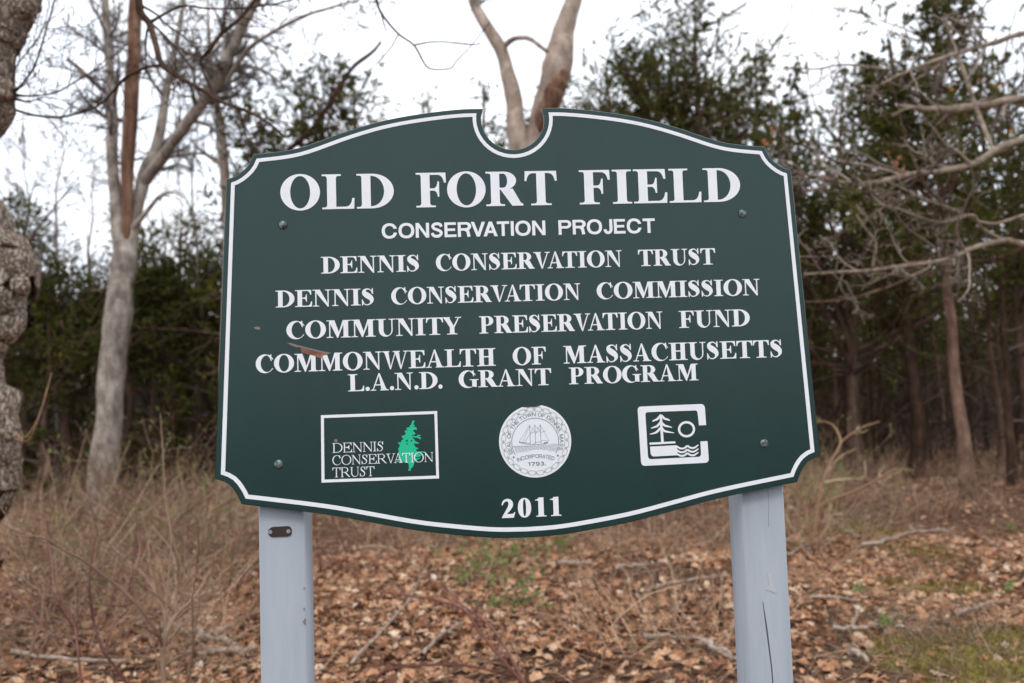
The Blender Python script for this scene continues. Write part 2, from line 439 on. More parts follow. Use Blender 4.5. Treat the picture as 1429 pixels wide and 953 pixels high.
copy_tree(lowc, base_at(-110, 16), 3.0, (.9, .9, .8), 'cedar half out of frame beyond the gnarled trunk', 'cedars at the edge of the woods')
copy_tree(lowc, base_at(345, 18.5), 2.2, (.85, .85, .85), 'cedar behind the slender trunk beside the sign', 'cedars at the edge of the woods')
copy_tree(lowc, base_at(1560, 15), 1.0, 1.05, 'cedar beyond the right edge of the view', 'cedars at the edge of the woods')

bushy = cedar(17, base_at(68, 13.4), 'low bushy cedar with green down to the ground beside the dark snag', H=3.9, Rm=1.9, n1=130, n2=13, sprays=13, start=.06, expo=.6, tops=3, sparse_top=.1, group='low bushy cedars on the left')
copy_tree(bushy, base_at(215, 14.6), 1.7, 1.0, 'low bushy cedar just right of the grey trunk', 'low bushy cedars on the left')
copy_tree(bushy, base_at(290, 15.6), 3.1, 1.1, 'low bushy cedar close to the left edge of the board', 'low bushy cedars on the left')
copy_tree(bushy, base_at(-10, 14.4), 4.4, 1.05, 'low bushy cedar mostly hidden by the gnarled trunk', 'low bushy cedars on the left')

# ------------------------------------------------------------------ far woods: one mass nobody could count
g = np.random.default_rng(31)
wood, green = MB(), MB()
nT = 420
yy = 20 + 26 * g.random(nT) ** .8; xx = g.uniform(-1, 1, nT) * (.82 * yy + 3)
hh = g.uniform(4.2, 7.6, nT) * np.where(xx / yy < -.12, .72, 1.0)
b0 = np.stack([xx, yy, gz(xx, yy) - .1], 1)
TP = wander_paths(g, b0, np.tile([0, 0, 1.], (nT, 1)) + g.normal(0, .07, (nT, 3)), hh, 8, .06, (0, 0, .05)); TR = taper(g.uniform(.05, .15, nT), 8, .15)
tubes(wood, TP, TR, 5, g.random(nT))
C1, R1, _ = kids(g, TP, TR, 16, .12, 1, .30, (35, 85), 5, .2, (0, 0, .03), .4, .3, None, .006)
tubes(wood, C1, R1, 3, g.random(len(C1)), False)
C2, R2, _ = kids(g, C1, R1, 6, .2, 1, .5, (30, 75), 4, .25, (0, 0, 0), .5, .4, None, .005)
tubes(wood, C2, R2, 3, g.random(len(C2)), False)
nB = 8200                                                    # low brush under them
yb = 15 + 32 * g.random(nB); xb = g.uniform(-1, 1, nB) * (.82 * yb + 3)
BP = wander_paths(g, np.stack([xb, yb, gz(xb, yb)], 1), g.normal(0, .55, (nB, 3)) + [0, 0, 1], g.uniform(.6, 3.2, nB), 5, .2, (0, 0, 0)); BR = taper(g.uniform(.006, .02, nB), 5, .3)
tubes(wood, BP, BR, 3, g.random(nB), False)
C3, R3, _ = kids(g, BP, BR, 4, .2, 1, .5, (20, 60), 4, .25, (0, 0, 0), .6, .4, None, .004)
tubes(wood, C3, R3, 3, g.random(len(C3)), False)
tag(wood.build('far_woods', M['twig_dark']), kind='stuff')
sel = (g.random(nT) < .8)
S1, SR1, _ = kids(g, TP[sel], TR[sel], 24, .22, .95, .26, (40, 85), 4, .2, (0, 0, .08), .4, .3, None, .006)
S2, SR2, _ = kids(g, S1, SR1, 6, .2, 1, .5, (25, 65), 4, .2, (0, 0, .08), .5, .3, None, .004)
needle_sprays(green, g, S2, 14, (.09, .20), .034)
tag(green.build('far_foliage', M['cedar']), kind='stuff')

# ------------------------------------------------------------------ dark trunks in the woods, each one a tree
def wood_tree(px, depth, r, H, seed, label, material='bark_dark', lean=0, twig='twig_dead', dead=22, group='bare trunks in the shaded woods'):
    base = base_at(px, depth); g = np.random.default_rng(seed)
    o = empty('woodland_tree', base, 0, label, 'tree', group)
    P, R = up_path((0, 0, -.1), (lean, g.normal(0, .2), H), r, r * .3, 12, .05, seed)
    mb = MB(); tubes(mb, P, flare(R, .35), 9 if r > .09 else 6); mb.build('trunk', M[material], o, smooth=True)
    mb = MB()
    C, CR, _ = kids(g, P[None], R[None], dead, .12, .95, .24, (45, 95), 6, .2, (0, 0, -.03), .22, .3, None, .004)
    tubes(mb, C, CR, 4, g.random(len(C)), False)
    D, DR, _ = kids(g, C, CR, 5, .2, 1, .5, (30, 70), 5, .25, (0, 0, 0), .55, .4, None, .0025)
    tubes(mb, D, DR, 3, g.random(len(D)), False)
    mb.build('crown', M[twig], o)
    return o
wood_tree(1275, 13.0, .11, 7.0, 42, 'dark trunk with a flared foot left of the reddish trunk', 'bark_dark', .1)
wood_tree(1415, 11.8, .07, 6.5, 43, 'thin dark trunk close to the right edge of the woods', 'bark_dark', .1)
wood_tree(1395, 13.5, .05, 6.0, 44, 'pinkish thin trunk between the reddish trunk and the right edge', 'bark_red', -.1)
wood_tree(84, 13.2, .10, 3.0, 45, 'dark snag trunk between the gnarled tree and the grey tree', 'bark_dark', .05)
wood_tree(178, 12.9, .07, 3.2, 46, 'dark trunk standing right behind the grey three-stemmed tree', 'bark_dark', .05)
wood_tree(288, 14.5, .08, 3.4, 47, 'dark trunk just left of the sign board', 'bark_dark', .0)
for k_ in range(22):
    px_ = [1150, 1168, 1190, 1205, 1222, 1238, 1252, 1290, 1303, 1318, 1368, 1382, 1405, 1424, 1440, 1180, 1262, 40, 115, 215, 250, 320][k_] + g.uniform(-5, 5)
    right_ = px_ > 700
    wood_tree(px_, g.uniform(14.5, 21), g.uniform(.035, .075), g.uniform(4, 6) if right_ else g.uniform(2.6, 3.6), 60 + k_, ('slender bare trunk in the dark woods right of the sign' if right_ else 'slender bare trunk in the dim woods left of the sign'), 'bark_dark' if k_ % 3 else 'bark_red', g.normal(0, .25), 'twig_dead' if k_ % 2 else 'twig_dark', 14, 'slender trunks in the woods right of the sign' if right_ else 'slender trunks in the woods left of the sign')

# ------------------------------------------------------------------ bare trees
def twiggery(g, limbs, per=(9, 7, 5), lens=(.42, .5, .5), ang=(25, 70), trop=(0, 0, .03), wander=.16, min_r=.008, t0=.25, L=None):
    """twigs growing off several limb paths -> list of (P, R)"""
    out = []
    for P, R in limbs:
        ln = np.array([L if L else np.linalg.norm(P[-1] - P[0])])
        C, CR, _ = kids(g, P[None], R[None], per[0], t0, 1, lens[0], ang, 8, wander, trop, .42, .3, ln, min_r)
        out.append((C, CR)); D, DR = C, CR
        for q in range(1, len(per)):
            D, DR, _ = kids(g, D, DR, per[q], .15, 1, lens[q], ang, 6, wander * 1.2, trop, .55, .4, None, min_r * (.9 if q == 1 else .7))
            out.append((D, DR))
    return out

def tree_from_limbs(name, label, cat, base, limbs, twigs, mats, group=None, trunk_sides=14):
    """limbs: list of (part name, P, R, material key); world-space paths"""
    o = empty(name, base, 0, label, cat, group)
    for nm, P, R, mk in limbs:
        mb = MB(); tubes(mb, P, R, trunk_sides if nm == 'trunk' else 9); ob = mb.build(nm, M[mk], None, smooth=True, origin=base)
        ob.parent = o; ob.location = (0, 0, 0)
    if twigs:
        mb = MB(); g_ = np.random.default_rng(5)
        for C, CR in twigs: tubes(mb, C, CR, 5 if CR.max() > .012 else 3, g_.random(len(C)), False)
        ob = mb.build('crown', M[mats], None, origin=base); ob.parent = o; ob.location = (0, 0, 0)
    return o

# grey three-stemmed tree on the left
D0 = 12.0
g = np.random.default_rng(77)
sc = D0 / F_PX * .84
def LB(pts, n=16): return limb([(x, y, D0 + dd, w * sc / 2) for x, y, dd, w in pts], n)
trunk = LB([(136, 735, 0, 66), (140, 705, 0, 50), (147, 640, 0, 43), (154, 540, 0, 40), (162, 450, 0, 40), (169, 390, 0, 39), (173, 350, 0, 38), (175, 330, 0, 30)], 18)
s1 = LB([(169, 352, 0, 26), (163, 290, 0, 21), (157, 230, .1, 20), (157, 150, .2, 17), (152, 80, .3, 15), (146, 0, .4, 13), (140, -90, .5, 11), (128, -260, .8, 6), (120, -420, 1, 2)])
s2 = LB([(175, 345, -.02, 18), (178, 290, -.05, 17), (179, 220, -.05, 22), (184, 140, 0, 23), (188, 60, 0, 21), (188, 0, 0, 20), (190, -80, .1, 16), (190, -150, .1, 11)])
s3 = LB([(178, 355, 0, 27), (192, 292, .1, 23), (205, 240, .2, 22), (220, 200, .3, 18), (232, 130, .4, 14), (240, 90, .5, 12), (252, 30, .6, 9), (262, -40, .7, 7), (280, -180, 1, 3)])
s4 = LB([(203, 252, .1, 20), (225, 220, -.2, 19), (255, 180, -.5, 18), (285, 140, -.7, 18), (305, 110, -.8, 20), (320, 75, -1, 18), (340, 35, -1.2, 16), (362, -10, -1.4, 14), (400, -90, -1.8, 9), (450, -200, -2, 4)])
s5 = LB([(318, 112, -.9, 8), (345, 70, -1.2, 7), (380, 45, -1.5, 6), (425, 22, -1.8, 5), (470, 8, -2, 3.5), (520, -6, -2.2, 2)])
s6 = LB([(240, 100, .4, 7), (258, 84, .2, 7), (288, 78, .0, 6), (330, 40, -.3, 5), (352, 8, -.5, 4), (380, -40, -.7, 3)])
s7 = LB([(186, 318, -.2, 11), (205, 295, -.3, 8), (225, 272, -.5, 6), (247, 268, -.6, 4), (262, 280, -.7, 2)], 8)
stub = LB([(146, 128, .2, 8), (128, 112, .1, 8), (110, 95, .1, 7), (93, 82, .0, 6)], 6)
limbs = [('trunk', *trunk, 'bark_grey'), ('limb', *s1, 'bark_grey'), ('dead_stem', *s2, 'bark_dead'), ('limb', *s3, 'bark_grey'), ('limb', *s4, 'bark_grey'), ('limb', *s5, 'bark_grey'), ('limb', *s6, 'bark_grey'), ('limb', *s7, 'bark_grey'), ('broken_branch', *stub, 'bark_dead')]
tw = twiggery(g, [s1, s3, s4], (30, 10, 7), (.28, .5, .5), (30, 80), (0, 0, .0), L=4.5) + twiggery(g, [s5, s6], (9, 6, 5), (.5, .5, .5), L=1.8)
grey = tree_from_limbs('bare_tree', 'pale grey three-stemmed bare tree with a peeling brown dead stem, left of the sign', 'tree', base_at(138, D0), limbs, tw, 'twig_grey')

# forked pale tree behind the notch
D0 = 12.5; sc = D0 / F_PX
tk = LB([(742, 720, 0, 92), (742, 640, 0, 78), (742, 500, 0, 72), (740, 350, 0, 68), (738, 290, 0, 66), (738, 250, 0, 60), (738, 226, 0, 44)], 14)
f1 = LB([(732, 280, 0, 40), (727, 225, 0, 34), (721, 180, 0, 27), (716, 130, .1, 25), (706, 95, .2, 20), (697, 68, .2, 19), (678, 35, .3, 17), (660, 0, .4, 15), (640, -60, .6, 12), (610, -180, .9, 6), (590, -300, 1.2, 2)])
f2 = LB([(744, 280, 0, 40), (747, 220, 0, 36), (750, 185, 0, 34), (760, 150, -.05, 38), (772, 115, -.1, 42), (780, 85, -.1, 44), (787, 50, -.1, 34), (797, 15, -.1, 26), (802, -20, -.1, 27), (810, -120, 0, 20), (830, -260, .1, 10), (850, -400, .2, 3)])
f3 = LB([(700, 70, .2, 9), (712, 57, .1, 8), (728, 52, 0, 7), (742, 56, -.3, 6.5), (752, 63, -.5, 6), (763, 71, -.7, 6)], 10)
limbs = [('trunk', *tk, 'bark_pale'), ('limb', *f1, 'bark_pale'), ('limb', *f2, 'bark_pale'), ('branch', *f3, 'bark_pale')]
tw = twiggery(g, [f1], (7, 4, 3), (.22, .5, .5), (30, 80), (0, 0, -.02), L=3.4, t0=.55) + twiggery(g, [f2], (5, 5, 4), (.24, .5, .5), L=4.0, t0=.75)
forked = tree_from_limbs('forked_tree', 'pale forked trunk with a brown scar rising behind the notch of the sign', 'tree', base_at(742, D0), limbs, tw, 'twig_grey')
sca = LB([(750, 190, -.10, 4), (757, 165, -.16, 20), (768, 140, -.20, 27), (777, 120, -.24, 28), (784, 104, -.27, 18), (790, 92, -.26, 3)], 12)
mb = MB(); tubes(mb, sca[0], sca[1], 10); ob = mb.build('bark_scar', M['bark_dead'], None, smooth=True, origin=base_at(742, D0)); ob.parent = forked; ob.location = (0, 0, 0)

# slender trunk beside the sign
D0 = 13.0; sc = D0 / F_PX
tk = LB([(318, 715, 0, 22), (316, 600, 0, 18), (317, 450, 0, 16), (318, 340, 0, 15), (315, 260, 0, 14), (309, 190, 0, 13), (303, 150, 0, 11), (300, 125, .1, 8), (292, 60, .2, 5), (290, 0, .3, 3), (286, -60, .3, 2)], 18)
f1 = LB([(312, 232, 0, 7), (292, 218, .1, 6), (276, 206, .2, 4), (268, 196, .2, 3)], 6)
tw = twiggery(g, [tk], (14, 6, 4), (.16, .5, .5), (40, 85), L=6, t0=.4)
tree_from_limbs('slender_tree', 'slender tan trunk rising directly behind the left edge of the sign board', 'tree', base_at(318, D0), [('trunk', *tk, 'bark_pale'), ('branch', *f1, 'bark_pale'), ('branch', *LB([(317, 300, 0, 8), (360, 245, -.4, 7), (420, 195, -.8, 7), (446, 165, -.9, 6.5), (476, 118, -1, 6), (494, 93, -1, 5.5), (520, 72, -1, 4.5), (532, 58, -1, 3.5)]), 'bark_dark')], tw, 'twig_grey')

# thin grey saplings against the sky on the left
for k_, (px_, dd, H, lab) in enumerate([(232, 15.5, 6.2, 'fine grey sapling right of the three-stemmed tree'), (118, 15, 6.0, 'fine grey sapling left of the three-stemmed tree'), (60, 16.5, 5.8, 'thin grey sapling beyond the gnarled trunk'), (270, 17, 6.4, 'twiggy grey sapling left of the slender tan trunk'), (205, 17.5, 5.6, 'twiggy grey sapling seen between the grey stems'), (150, 18, 6.0, 'pale sapling behind the foot of the grey stems'), (90, 14, 6.6, 'tall fine sapling between the gnarled tree and the grey stems'), (285, 15, 7.2, 'tall fine sapling close to the slender tan trunk'), (20, 15.5, 6.8, 'fine sapling directly beside the gnarled trunk')]):
    P, R = up_path(base_at(px_, dd), base_at(px_, dd) + [g.normal(0, .4), 0, H], .05, .008, 12, .06, 300 + k_)
    tw = twiggery(g, [(P, R)], (26, 9, 6), (.32, .45, .45), (25, 60), (0, 0, .05), L=5.4, t0=.15, min_r=.006)
    tree_from_limbs('sapling', lab, 'tree', base_at(px_, dd), [('trunk', P, R, 'bark_grey')], tw, 'twig_grey', 'grey saplings against the sky')

# tree out of frame on the right whose pale branches reach in
D0 = 7.5; sc = D0 / F_PX
tk = LB([(1640, 800, 0, 80), (1630, 600, 0, 62), (1625, 400, 0, 55), (1620, 200, 0, 50), (1640, 0, 0, 42), (1650, -250, 0, 26), (1660, -500, 0, 8)], 14)
r1 = LB([(1622, 240, 0, 24), (1540, 190, -.3, 17), (1429, 196, -.5, 13), (1395, 207, -.6, 12), (1360, 227, -.7, 11), (1320, 238, -.8, 10), (1270, 244, -.9, 9), (1215, 255, -1, 8), (1180, 256, -1.1, 7), (1140, 246, -1.2, 5), (1108, 240, -1.3, 3.5)], 26)
r2 = LB([(1628, 60, 0, 20), (1540, 20, -.2, 15), (1429, 46, -.4, 10), (1385, 60, -.5, 9), (1340, 73, -.6, 8), (1300, 86, -.7, 7), (1258, 103, -.8, 5), (1232, 116, -.9, 3), (1210, 128, -.9, 2)], 22)
r3 = LB([(1624, 330, 0, 22), (1540, 350, -.4, 16), (1429, 340, -.6, 11), (1400, 336, -.7, 10), (1360, 345, -.8, 9), (1320, 362, -.9, 8), (1270, 370, -1, 7), (1200, 378, -1.1, 6), (1160, 380, -1.2, 5), (1122, 383, -1.3, 3)], 24)
r4 = LB([(1622, 180, .2, 22), (1540, 148, .3, 20), (1429, 138, .4, 17), (1380, 146, .4, 16), (1330, 152, .5, 15), (1285, 152, .5, 11), (1255, 146, .6, 6)], 16)
r5 = LB([(1420, 200, -.5, 7), (1390, 212, -.3, 6), (1378, 190, -.2, 7), (1362, 150, 0, 8), (1345, 100, .1, 7), (1330, 60, .2, 6), (1316, 24, .3, 5)], 14)
r6 = LB([(1429, 300, -.6, 6), (1380, 312, -.8, 5), (1330, 292, -.9, 4), (1290, 278, -1, 3.5), (1250, 258, -1.1, 3)], 12)
r7 = LB([(1400, 336, -.7, 6), (1370, 318, -.8, 5), (1356, 300, -.9, 4), (1310, 310, -1, 3.5), (1250, 290, -1.1, 2.5), (1220, 285, -1.2, 2)], 12)
r8 = LB([(1240, 97, -.8, 4), (1180, 90, -.9, 3.5), (1140, 96, -1, 3), (1100, 94, -1.1, 2)], 10)
r9 = LB([(1218, 372, -1.1, 5), (1222, 340, -1.1, 4.5), (1210, 322, -1.15, 4), (1195, 300, -1.2, 2.5)], 9)
limbs = [('trunk', *tk, 'bark_grey')] + [('limb', q[0], q[1] * .76, 'bark_reach') for q in (r1, r2, r3, r4, r5, r6, r7, r8, r9)]
tw = twiggery(g, [r1, r2, r3], (22, 7, 4), (.34, .5, .45), (30, 80), (0, 0, .03), .2, .005, .35, 2.6) + twiggery(g, [r4, r6, r7, r8, r5], (6, 5, 3), (.35, .5, .5), (30, 80), (0, 0, 0), .22, .005, .3, 1.6)
reach = tree_from_limbs('bare_tree', 'bare tree outside the right edge whose long pale branches reach in beside the sign', 'tree', base_at(1640, D0), limbs, tw, 'twig_reach')

# gnarled tree at the left edge
D0 = 5.0; sc = D0 / F_PX
gp = [(930, -120, 165), (906, -112, 152), (820, -100, 140), (760, -86, 132), (705, -66, 130), (672, -58, 132), (645, -52, 134), (600, -46, 130), (560, -54, 116), (520, -56, 116), (450, -46, 122), (420, -38, 132), (395, -28, 138), (365, -28, 124), (330, -42, 110), (300, -50, 100), (270, -62, 96), (200, -62, 92), (165, -50, 94), (140, -34, 98), (100, -33, 96), (60, -28, 92), (30, -14, 96), (0, 2, 92), (-50, 30, 84), (-140, 70, 66), (-260, 90, 48), (-420, 110, 26)]
P, R = limb([(x, y, D0, w * sc / 2) for y, x, w in gp], 90)
base = base_at(-62, D0)
o = empty('gnarled_tree', base, 0, 'gnarled rough-barked trunk with knobs and dark whips cut by the left edge', 'tree')
sides = 40
a = np.linspace(0, 2 * np.pi, sides, endpoint=False)
tan = nrm(np.gradient(P, axis=0)); u_ = nrm(np.cross(tan, [0, 1, 0])); w_ = np.cross(tan, u_)
from mathutils import noise as mn
V = np.empty((len(P), sides, 3))
for i_ in range(len(P)):
    for j_ in range(sides):
        dirv = u_[i_] * math.cos(a[j_]) + w_[i_] * math.sin(a[j_])
        q = P[i_] + dirv * R[i_]
        d1 = mn.noise(Vector(q * 5.0)) * .026 + mn.noise(Vector((q[0] * 22, q[1] * 22, q[2] * 9))) * .018 + mn.noise(Vector((q[0] * 55, q[1] * 55, q[2] * 26))) * .008
        V[i_, j_] = q + dirv * d1
idx = np.arange(len(P) * sides).reshape(len(P), sides); nx_ = np.roll(idx, -1, 1)
mb = MB(); mb.add(V.reshape(-1, 3) - base, np.stack([idx[:-1], nx_[:-1], nx_[1:], idx[1:]], -1).reshape(-1, 4)); mb.build('trunk', M['bark_rough'], o, smooth=True)
for (kx, ky, kd, kr) in ((29, 398, -.08, .052), (13, 602, -.05, .045), (8, 126, -.05, .05), (38, 10, -.05, .055)):
    c = at(kx, ky, D0 + kd) - base; mb = MB(); nu, nv = 14, 20; VV = []
    for q in range(nu + 1):
        th = math.pi * q / nu
        for s_ in range(nv):
            ph = 2 * math.pi * s_ / nv; dv = np.array([math.sin(th) * math.cos(ph), math.sin(th) * math.sin(ph), math.cos(th) * 1.25])
            VV.append(c + dv * kr * (1 + .3 * mn.noise(Vector(dv * 2 + c * 9)) + .12 * mn.noise(Vector(dv * 7 + c * 5))))
    Q = [(q * nv + s_, (q + 1) * nv + s_, (q + 1) * nv + (s_ + 1) % nv, q * nv + (s_ + 1) % nv) for q in range(nu) for s_ in range(nv)]
    mb.add(VV, Q); mb.build('knob', M['bark_rough'], o, smooth=True)
whips = [LB(q, 12) for q in (
    [(12, 134, 0, 9), (30, 118, -.1, 3.5), (45, 98, -.15, 3.2), (56, 70, -.2, 2.8), (66, 35, -.25, 2.4), (76, 0, -.3, 2), (84, -50, -.3, 1.5)],
    [(14, 132, 0, 8), (40, 134, -.1, 3), (75, 130, -.2, 2.6), (100, 117, -.3, 2.2), (128, 100, -.4, 1.8), (150, 80, -.5, 1.2)],
    [(12, 134, 0, 8), (22, 95, .1, 2.6), (40, 70, .1, 2.2), (60, 40, .1, 1.8), (70, 0, .1, 1.4)],
    [(14, 136, 0, 7), (40, 142, .1, 2.6), (60, 136, .1, 2), (90, 140, .1, 1.4)],
    [(-10, 140, .2, 6), (10, 148, .2, 3.2), (40, 160, .1, 2.8), (85, 164, 0, 2.6), (120, 152, -.1, 2.2), (145, 135, -.2, 1.8)],
    [(18, 122, 0, 6), (20, 85, .05, 2), (10, 50, .1, 1.8), (8, 10, .1, 1.4), (4, -30, .1, 1.2)])]
fore = LB([(60, -80, 0, 40), (110, -150, -.2, 26), (160, -120, -.3, 18), (192, -50, -.35, 12), (193, 0, -.4, 9.5), (198, 20, -.4, 9.5), (208, 32, -.4, 9), (217, 60, -.45, 7.5), (225, 88, -.5, 7), (245, 105, -.55, 5.5), (275, 122, -.6, 5), (310, 142, -.7, 4.5), (345, 155, -.8, 4), (375, 172, -.9, 3), (398, 192, -1, 2)], 34)
fb = [LB(q, 12) for q in ([(226, 91, -.5, 4.5), (205, 94, -.4, 4), (176, 108, -.3, 4), (160, 125, -.25, 3.6), (140, 145, -.2, 3.2), (110, 158, -.1, 2.8), (70, 163, 0, 2.4), (30, 155, .1, 2), (0, 142, .2, 1.6)],
                       [(212, 30, -.4, 5), (232, 18, -.5, 3.4), (258, 8, -.6, 3), (290, 12, -.7, 2.6), (330, 12, -.8, 2.2), (380, 6, -.9, 1.8), (430, -6, -1, 1.4)],
                       [(300, 135, -.65, 4), (280, 90, -.6, 2.4), (292, 70, -.6, 5), (310, 46, -.6, 5), (335, 25, -.6, 4.6), (360, -5, -.6, 4), (400, -60, -.6, 3)],
                       [(206, 28, -.4, 3.4), (225, 45, -.4, 3), (250, 72, -.4, 2.4), (270, 98, -.4, 1.6)],
    [(430, -6, -1, 2.4), (480, -30, -1.1, 2.4), (518, -12, -1.2, 2.4), (532, 18, -1.2, 2.3), (556, 47, -1.2, 2.2), (578, 63, -1.2, 2.1), (594, 91, -1.2, 1.9), (608, 97, -1.2, 1.7), (629, 95, -1.2, 1.6), (637, 85, -1.2, 1.4), (659, 62, -1.2, 1.2), (684, 30, -1.2, 1)],
    [(578, 63, -1.2, 2), (608, 58, -1.2, 1.6), (658, 62, -1.2, 1.4), (672, 60, -1.2, 1)], [(556, 48, -1.2, 1.6), (544, 68, -1.2, 1.2), (518, 97, -1.2, .9)], [(532, 18, -1.2, 1.8), (536, 34, -1.2, 1.3), (540, 46, -1.2, .9)])]
for q in [fore] + fb:
    mb = MB(); tubes(mb, q[0] - base, q[1], 8); mb.build('branch', M['bark_dark'], o, smooth=True)
tw = twiggery(g, whips, (9, 5, 3), (.6, .5, .5), (20, 60), (0, 0, .02), .16, .0026, .1, .9) + twiggery(g, [fore] + fb[:4], (9, 4, 3), (.36, .5, .5), (30, 75), (0, 0, 0), .16, .0024, .3, 1.4)
mb = MB(); g_ = np.random.default_rng(8)
for q in whips: tubes(mb, q[0] - base, q[1], 5, [.25])
for C, CR in tw: tubes(mb, C - base, CR, 4, g_.random(len(C)) * .6, False)
mb.build('crown', M['twig_dark'], o)
# curved dry vine stems hanging on the gnarled trunk
mb = MB()
for q in ([(22, 604, -.1, 4), (32, 612, -.15, 4), (46, 598, -.2, 3.4), (60, 565, -.2, 2.6), (72, 520, -.2, 1.5)], [(22, 612, -.1, 4), (38, 615, -.15, 3), (52, 590, -.2, 2.4), (66, 540, -.2, 1.4)], [(24, 600, 0, 2.5), (20, 575, -.1, 2), (14, 552, -.1, 1.2)]):
    p_, r_ = LB(q, 9); tubes(mb, p_ - base, np.maximum(r_ * .6, .002), 6, [.35])
mb.build('vine', M['twig_tan'], o)

# orange dead leaves still clinging among the branches on the right
mb = MB(); g_ = np.random.default_rng(19); rb = base_at(1640, 7.5)
for lx, ly in ((1074, 140), (1080, 180), (1076, 200), (1068, 196), (1248, 240), (1246, 228), (1256, 224), (1262, 230), (1240, 212), (1324, 122), (1394, 118), (1412, 180), (1366, 104), (1250, 244), (1160, 150)):
    for q in range(2):
        c = at(lx + g_.normal(0, 3), ly + g_.normal(0, 3), 6.6) - rb; d = nrm(g_.normal(0, 1, 3) + [0, 0, -.8]) * .045; s_ = nrm(np.cross(d, g_.normal(0, 1, 3))) * .017
        mb.add([c, c + d * .5 + s_, c + d, c + d * .5 - s_], [(0, 1, 2, 3)], None, g_.random())
mb.build('leaves', M['leaf_orange'], reach)
# ------------------------------------------------------------------ flat shapes, letters (unit = height of a capital)
def ell(cx, cy, rx, ry, a0=0, a1=360, n=28, p=2.0):
    a = np.radians(np.linspace(a0, a1, n, endpoint=(abs(a1 - a0) < 359.9)))
    c, s_ = np.cos(a), np.sin(a)
    return np.stack([cx + rx * np.sign(c) * np.abs(c) ** (2 / p), cy + ry * np.sign(s_) * np.abs(s_) ** (2 / p)], 1)

def qb(a, c, b, n=6):
    t = np.linspace(0, 1, n)[:, None]; a, b, c = map(np.asarray, (a, b, c))
    return (1 - t) ** 2 * a + 2 * t * (1 - t) * c + t * t * b

def poly(*parts):
    return np.vstack([np.atleast_2d(np.asarray(p, float)) for p in parts])

def rect(x0, y0, x1, y1):
    return np.array([(x0, y0), (x1, y0), (x1, y1), (x0, y1)], float)

def vstroke(pts, wid, n=26):
    """quads along a curve whose width varies"""
    p = smooth_path(np.column_stack([pts, wid]), n)
    c, w = p[:, :2], np.maximum(p[:, 2], .004)
    t = np.gradient(c, axis=0); t /= np.maximum(np.linalg.norm(t, axis=1, keepdims=True), 1e-9)
    nn = np.stack([-t[:, 1], t[:, 0]], 1)
    L, Rr = c + nn * w[:, None] / 2, c - nn * w[:, None] / 2
    return [np.array([Rr[i], Rr[i + 1], L[i + 1], L[i]]) for i in range(len(c) - 1)]

def line(pts, w, closed=False):
    """constant-width mitred stroke as quads"""
    c = np.asarray(pts, float)
    if closed: c = np.vstack([c, c[:1]])
    d = np.diff(c, axis=0); d /= np.maximum(np.linalg.norm(d, axis=1, keepdims=True), 1e-9)
    nn = np.stack([-d[:, 1], d[:, 0]], 1)
    off = np.empty_like(c); off[0], off[-1] = nn[0], nn[-1]
    if len(c) > 2:
        m = nn[1:] + nn[:-1]; m /= np.maximum((m * nn[1:]).sum(1, keepdims=True), .35); off[1:-1] = m
    if closed:
        m = nn[0] + nn[-1]; m /= max((m * nn[0]).sum(), .35); off[0] = off[-1] = m
    L, Rr = c + off * w / 2, c - off * w / 2
    return [np.array([Rr[i], Rr[i + 1], L[i + 1], L[i]]) for i in range(len(c) - 1)]

def fill(pos, neg=()):
    """2D boolean: union of pos minus union of neg -> verts, tris (counter-clockwise)"""
    V, Fc = [], []
    for p in list(pos) + list(neg):
        p = np.asarray(p, float)
        a = (p[:, 0] * np.roll(p[:, 1], -1) - np.roll(p[:, 0], -1) * p[:, 1]).sum()
        if abs(a) < 1e-9: continue
        if a < 0: p = p[::-1]
        Fc.append((list(range(len(V), len(V) + len(p))), len(Fc)))
        V += [Vector((float(x), float(y))) for x, y in p]
        Fc[-1] = (Fc[-1][0], 'n' if any(p is q for q in ()) else None)
    faces = [f for f, _ in Fc]
    npos = sum(1 for p in pos if abs((np.asarray(p)[:, 0] * np.roll(np.asarray(p)[:, 1], -1) - np.roll(np.asarray(p)[:, 0], -1) * np.asarray(p)[:, 1]).sum()) >= 1e-9)
    r = geometry.delaunay_2d_cdt(V, [], faces, 1, 1e-5, True)
    ov, of, ids = r[0], r[2], r[5]
    tris = []
    for f, i in zip(of, ids):
        if any(k < npos for k in i) and not any(k >= npos for k in i):
            a, b, c = (ov[k] for k in f)
            ar = (b.x - a.x) * (c.y - a.y) - (c.x - a.x) * (b.y - a.y)
            tris.append(f if ar > 0 else [f[0], f[2], f[1]])
    return np.array([(v.x, v.y) for v in ov]).reshape(-1, 2), np.array(tris, int).reshape(-1, 3)

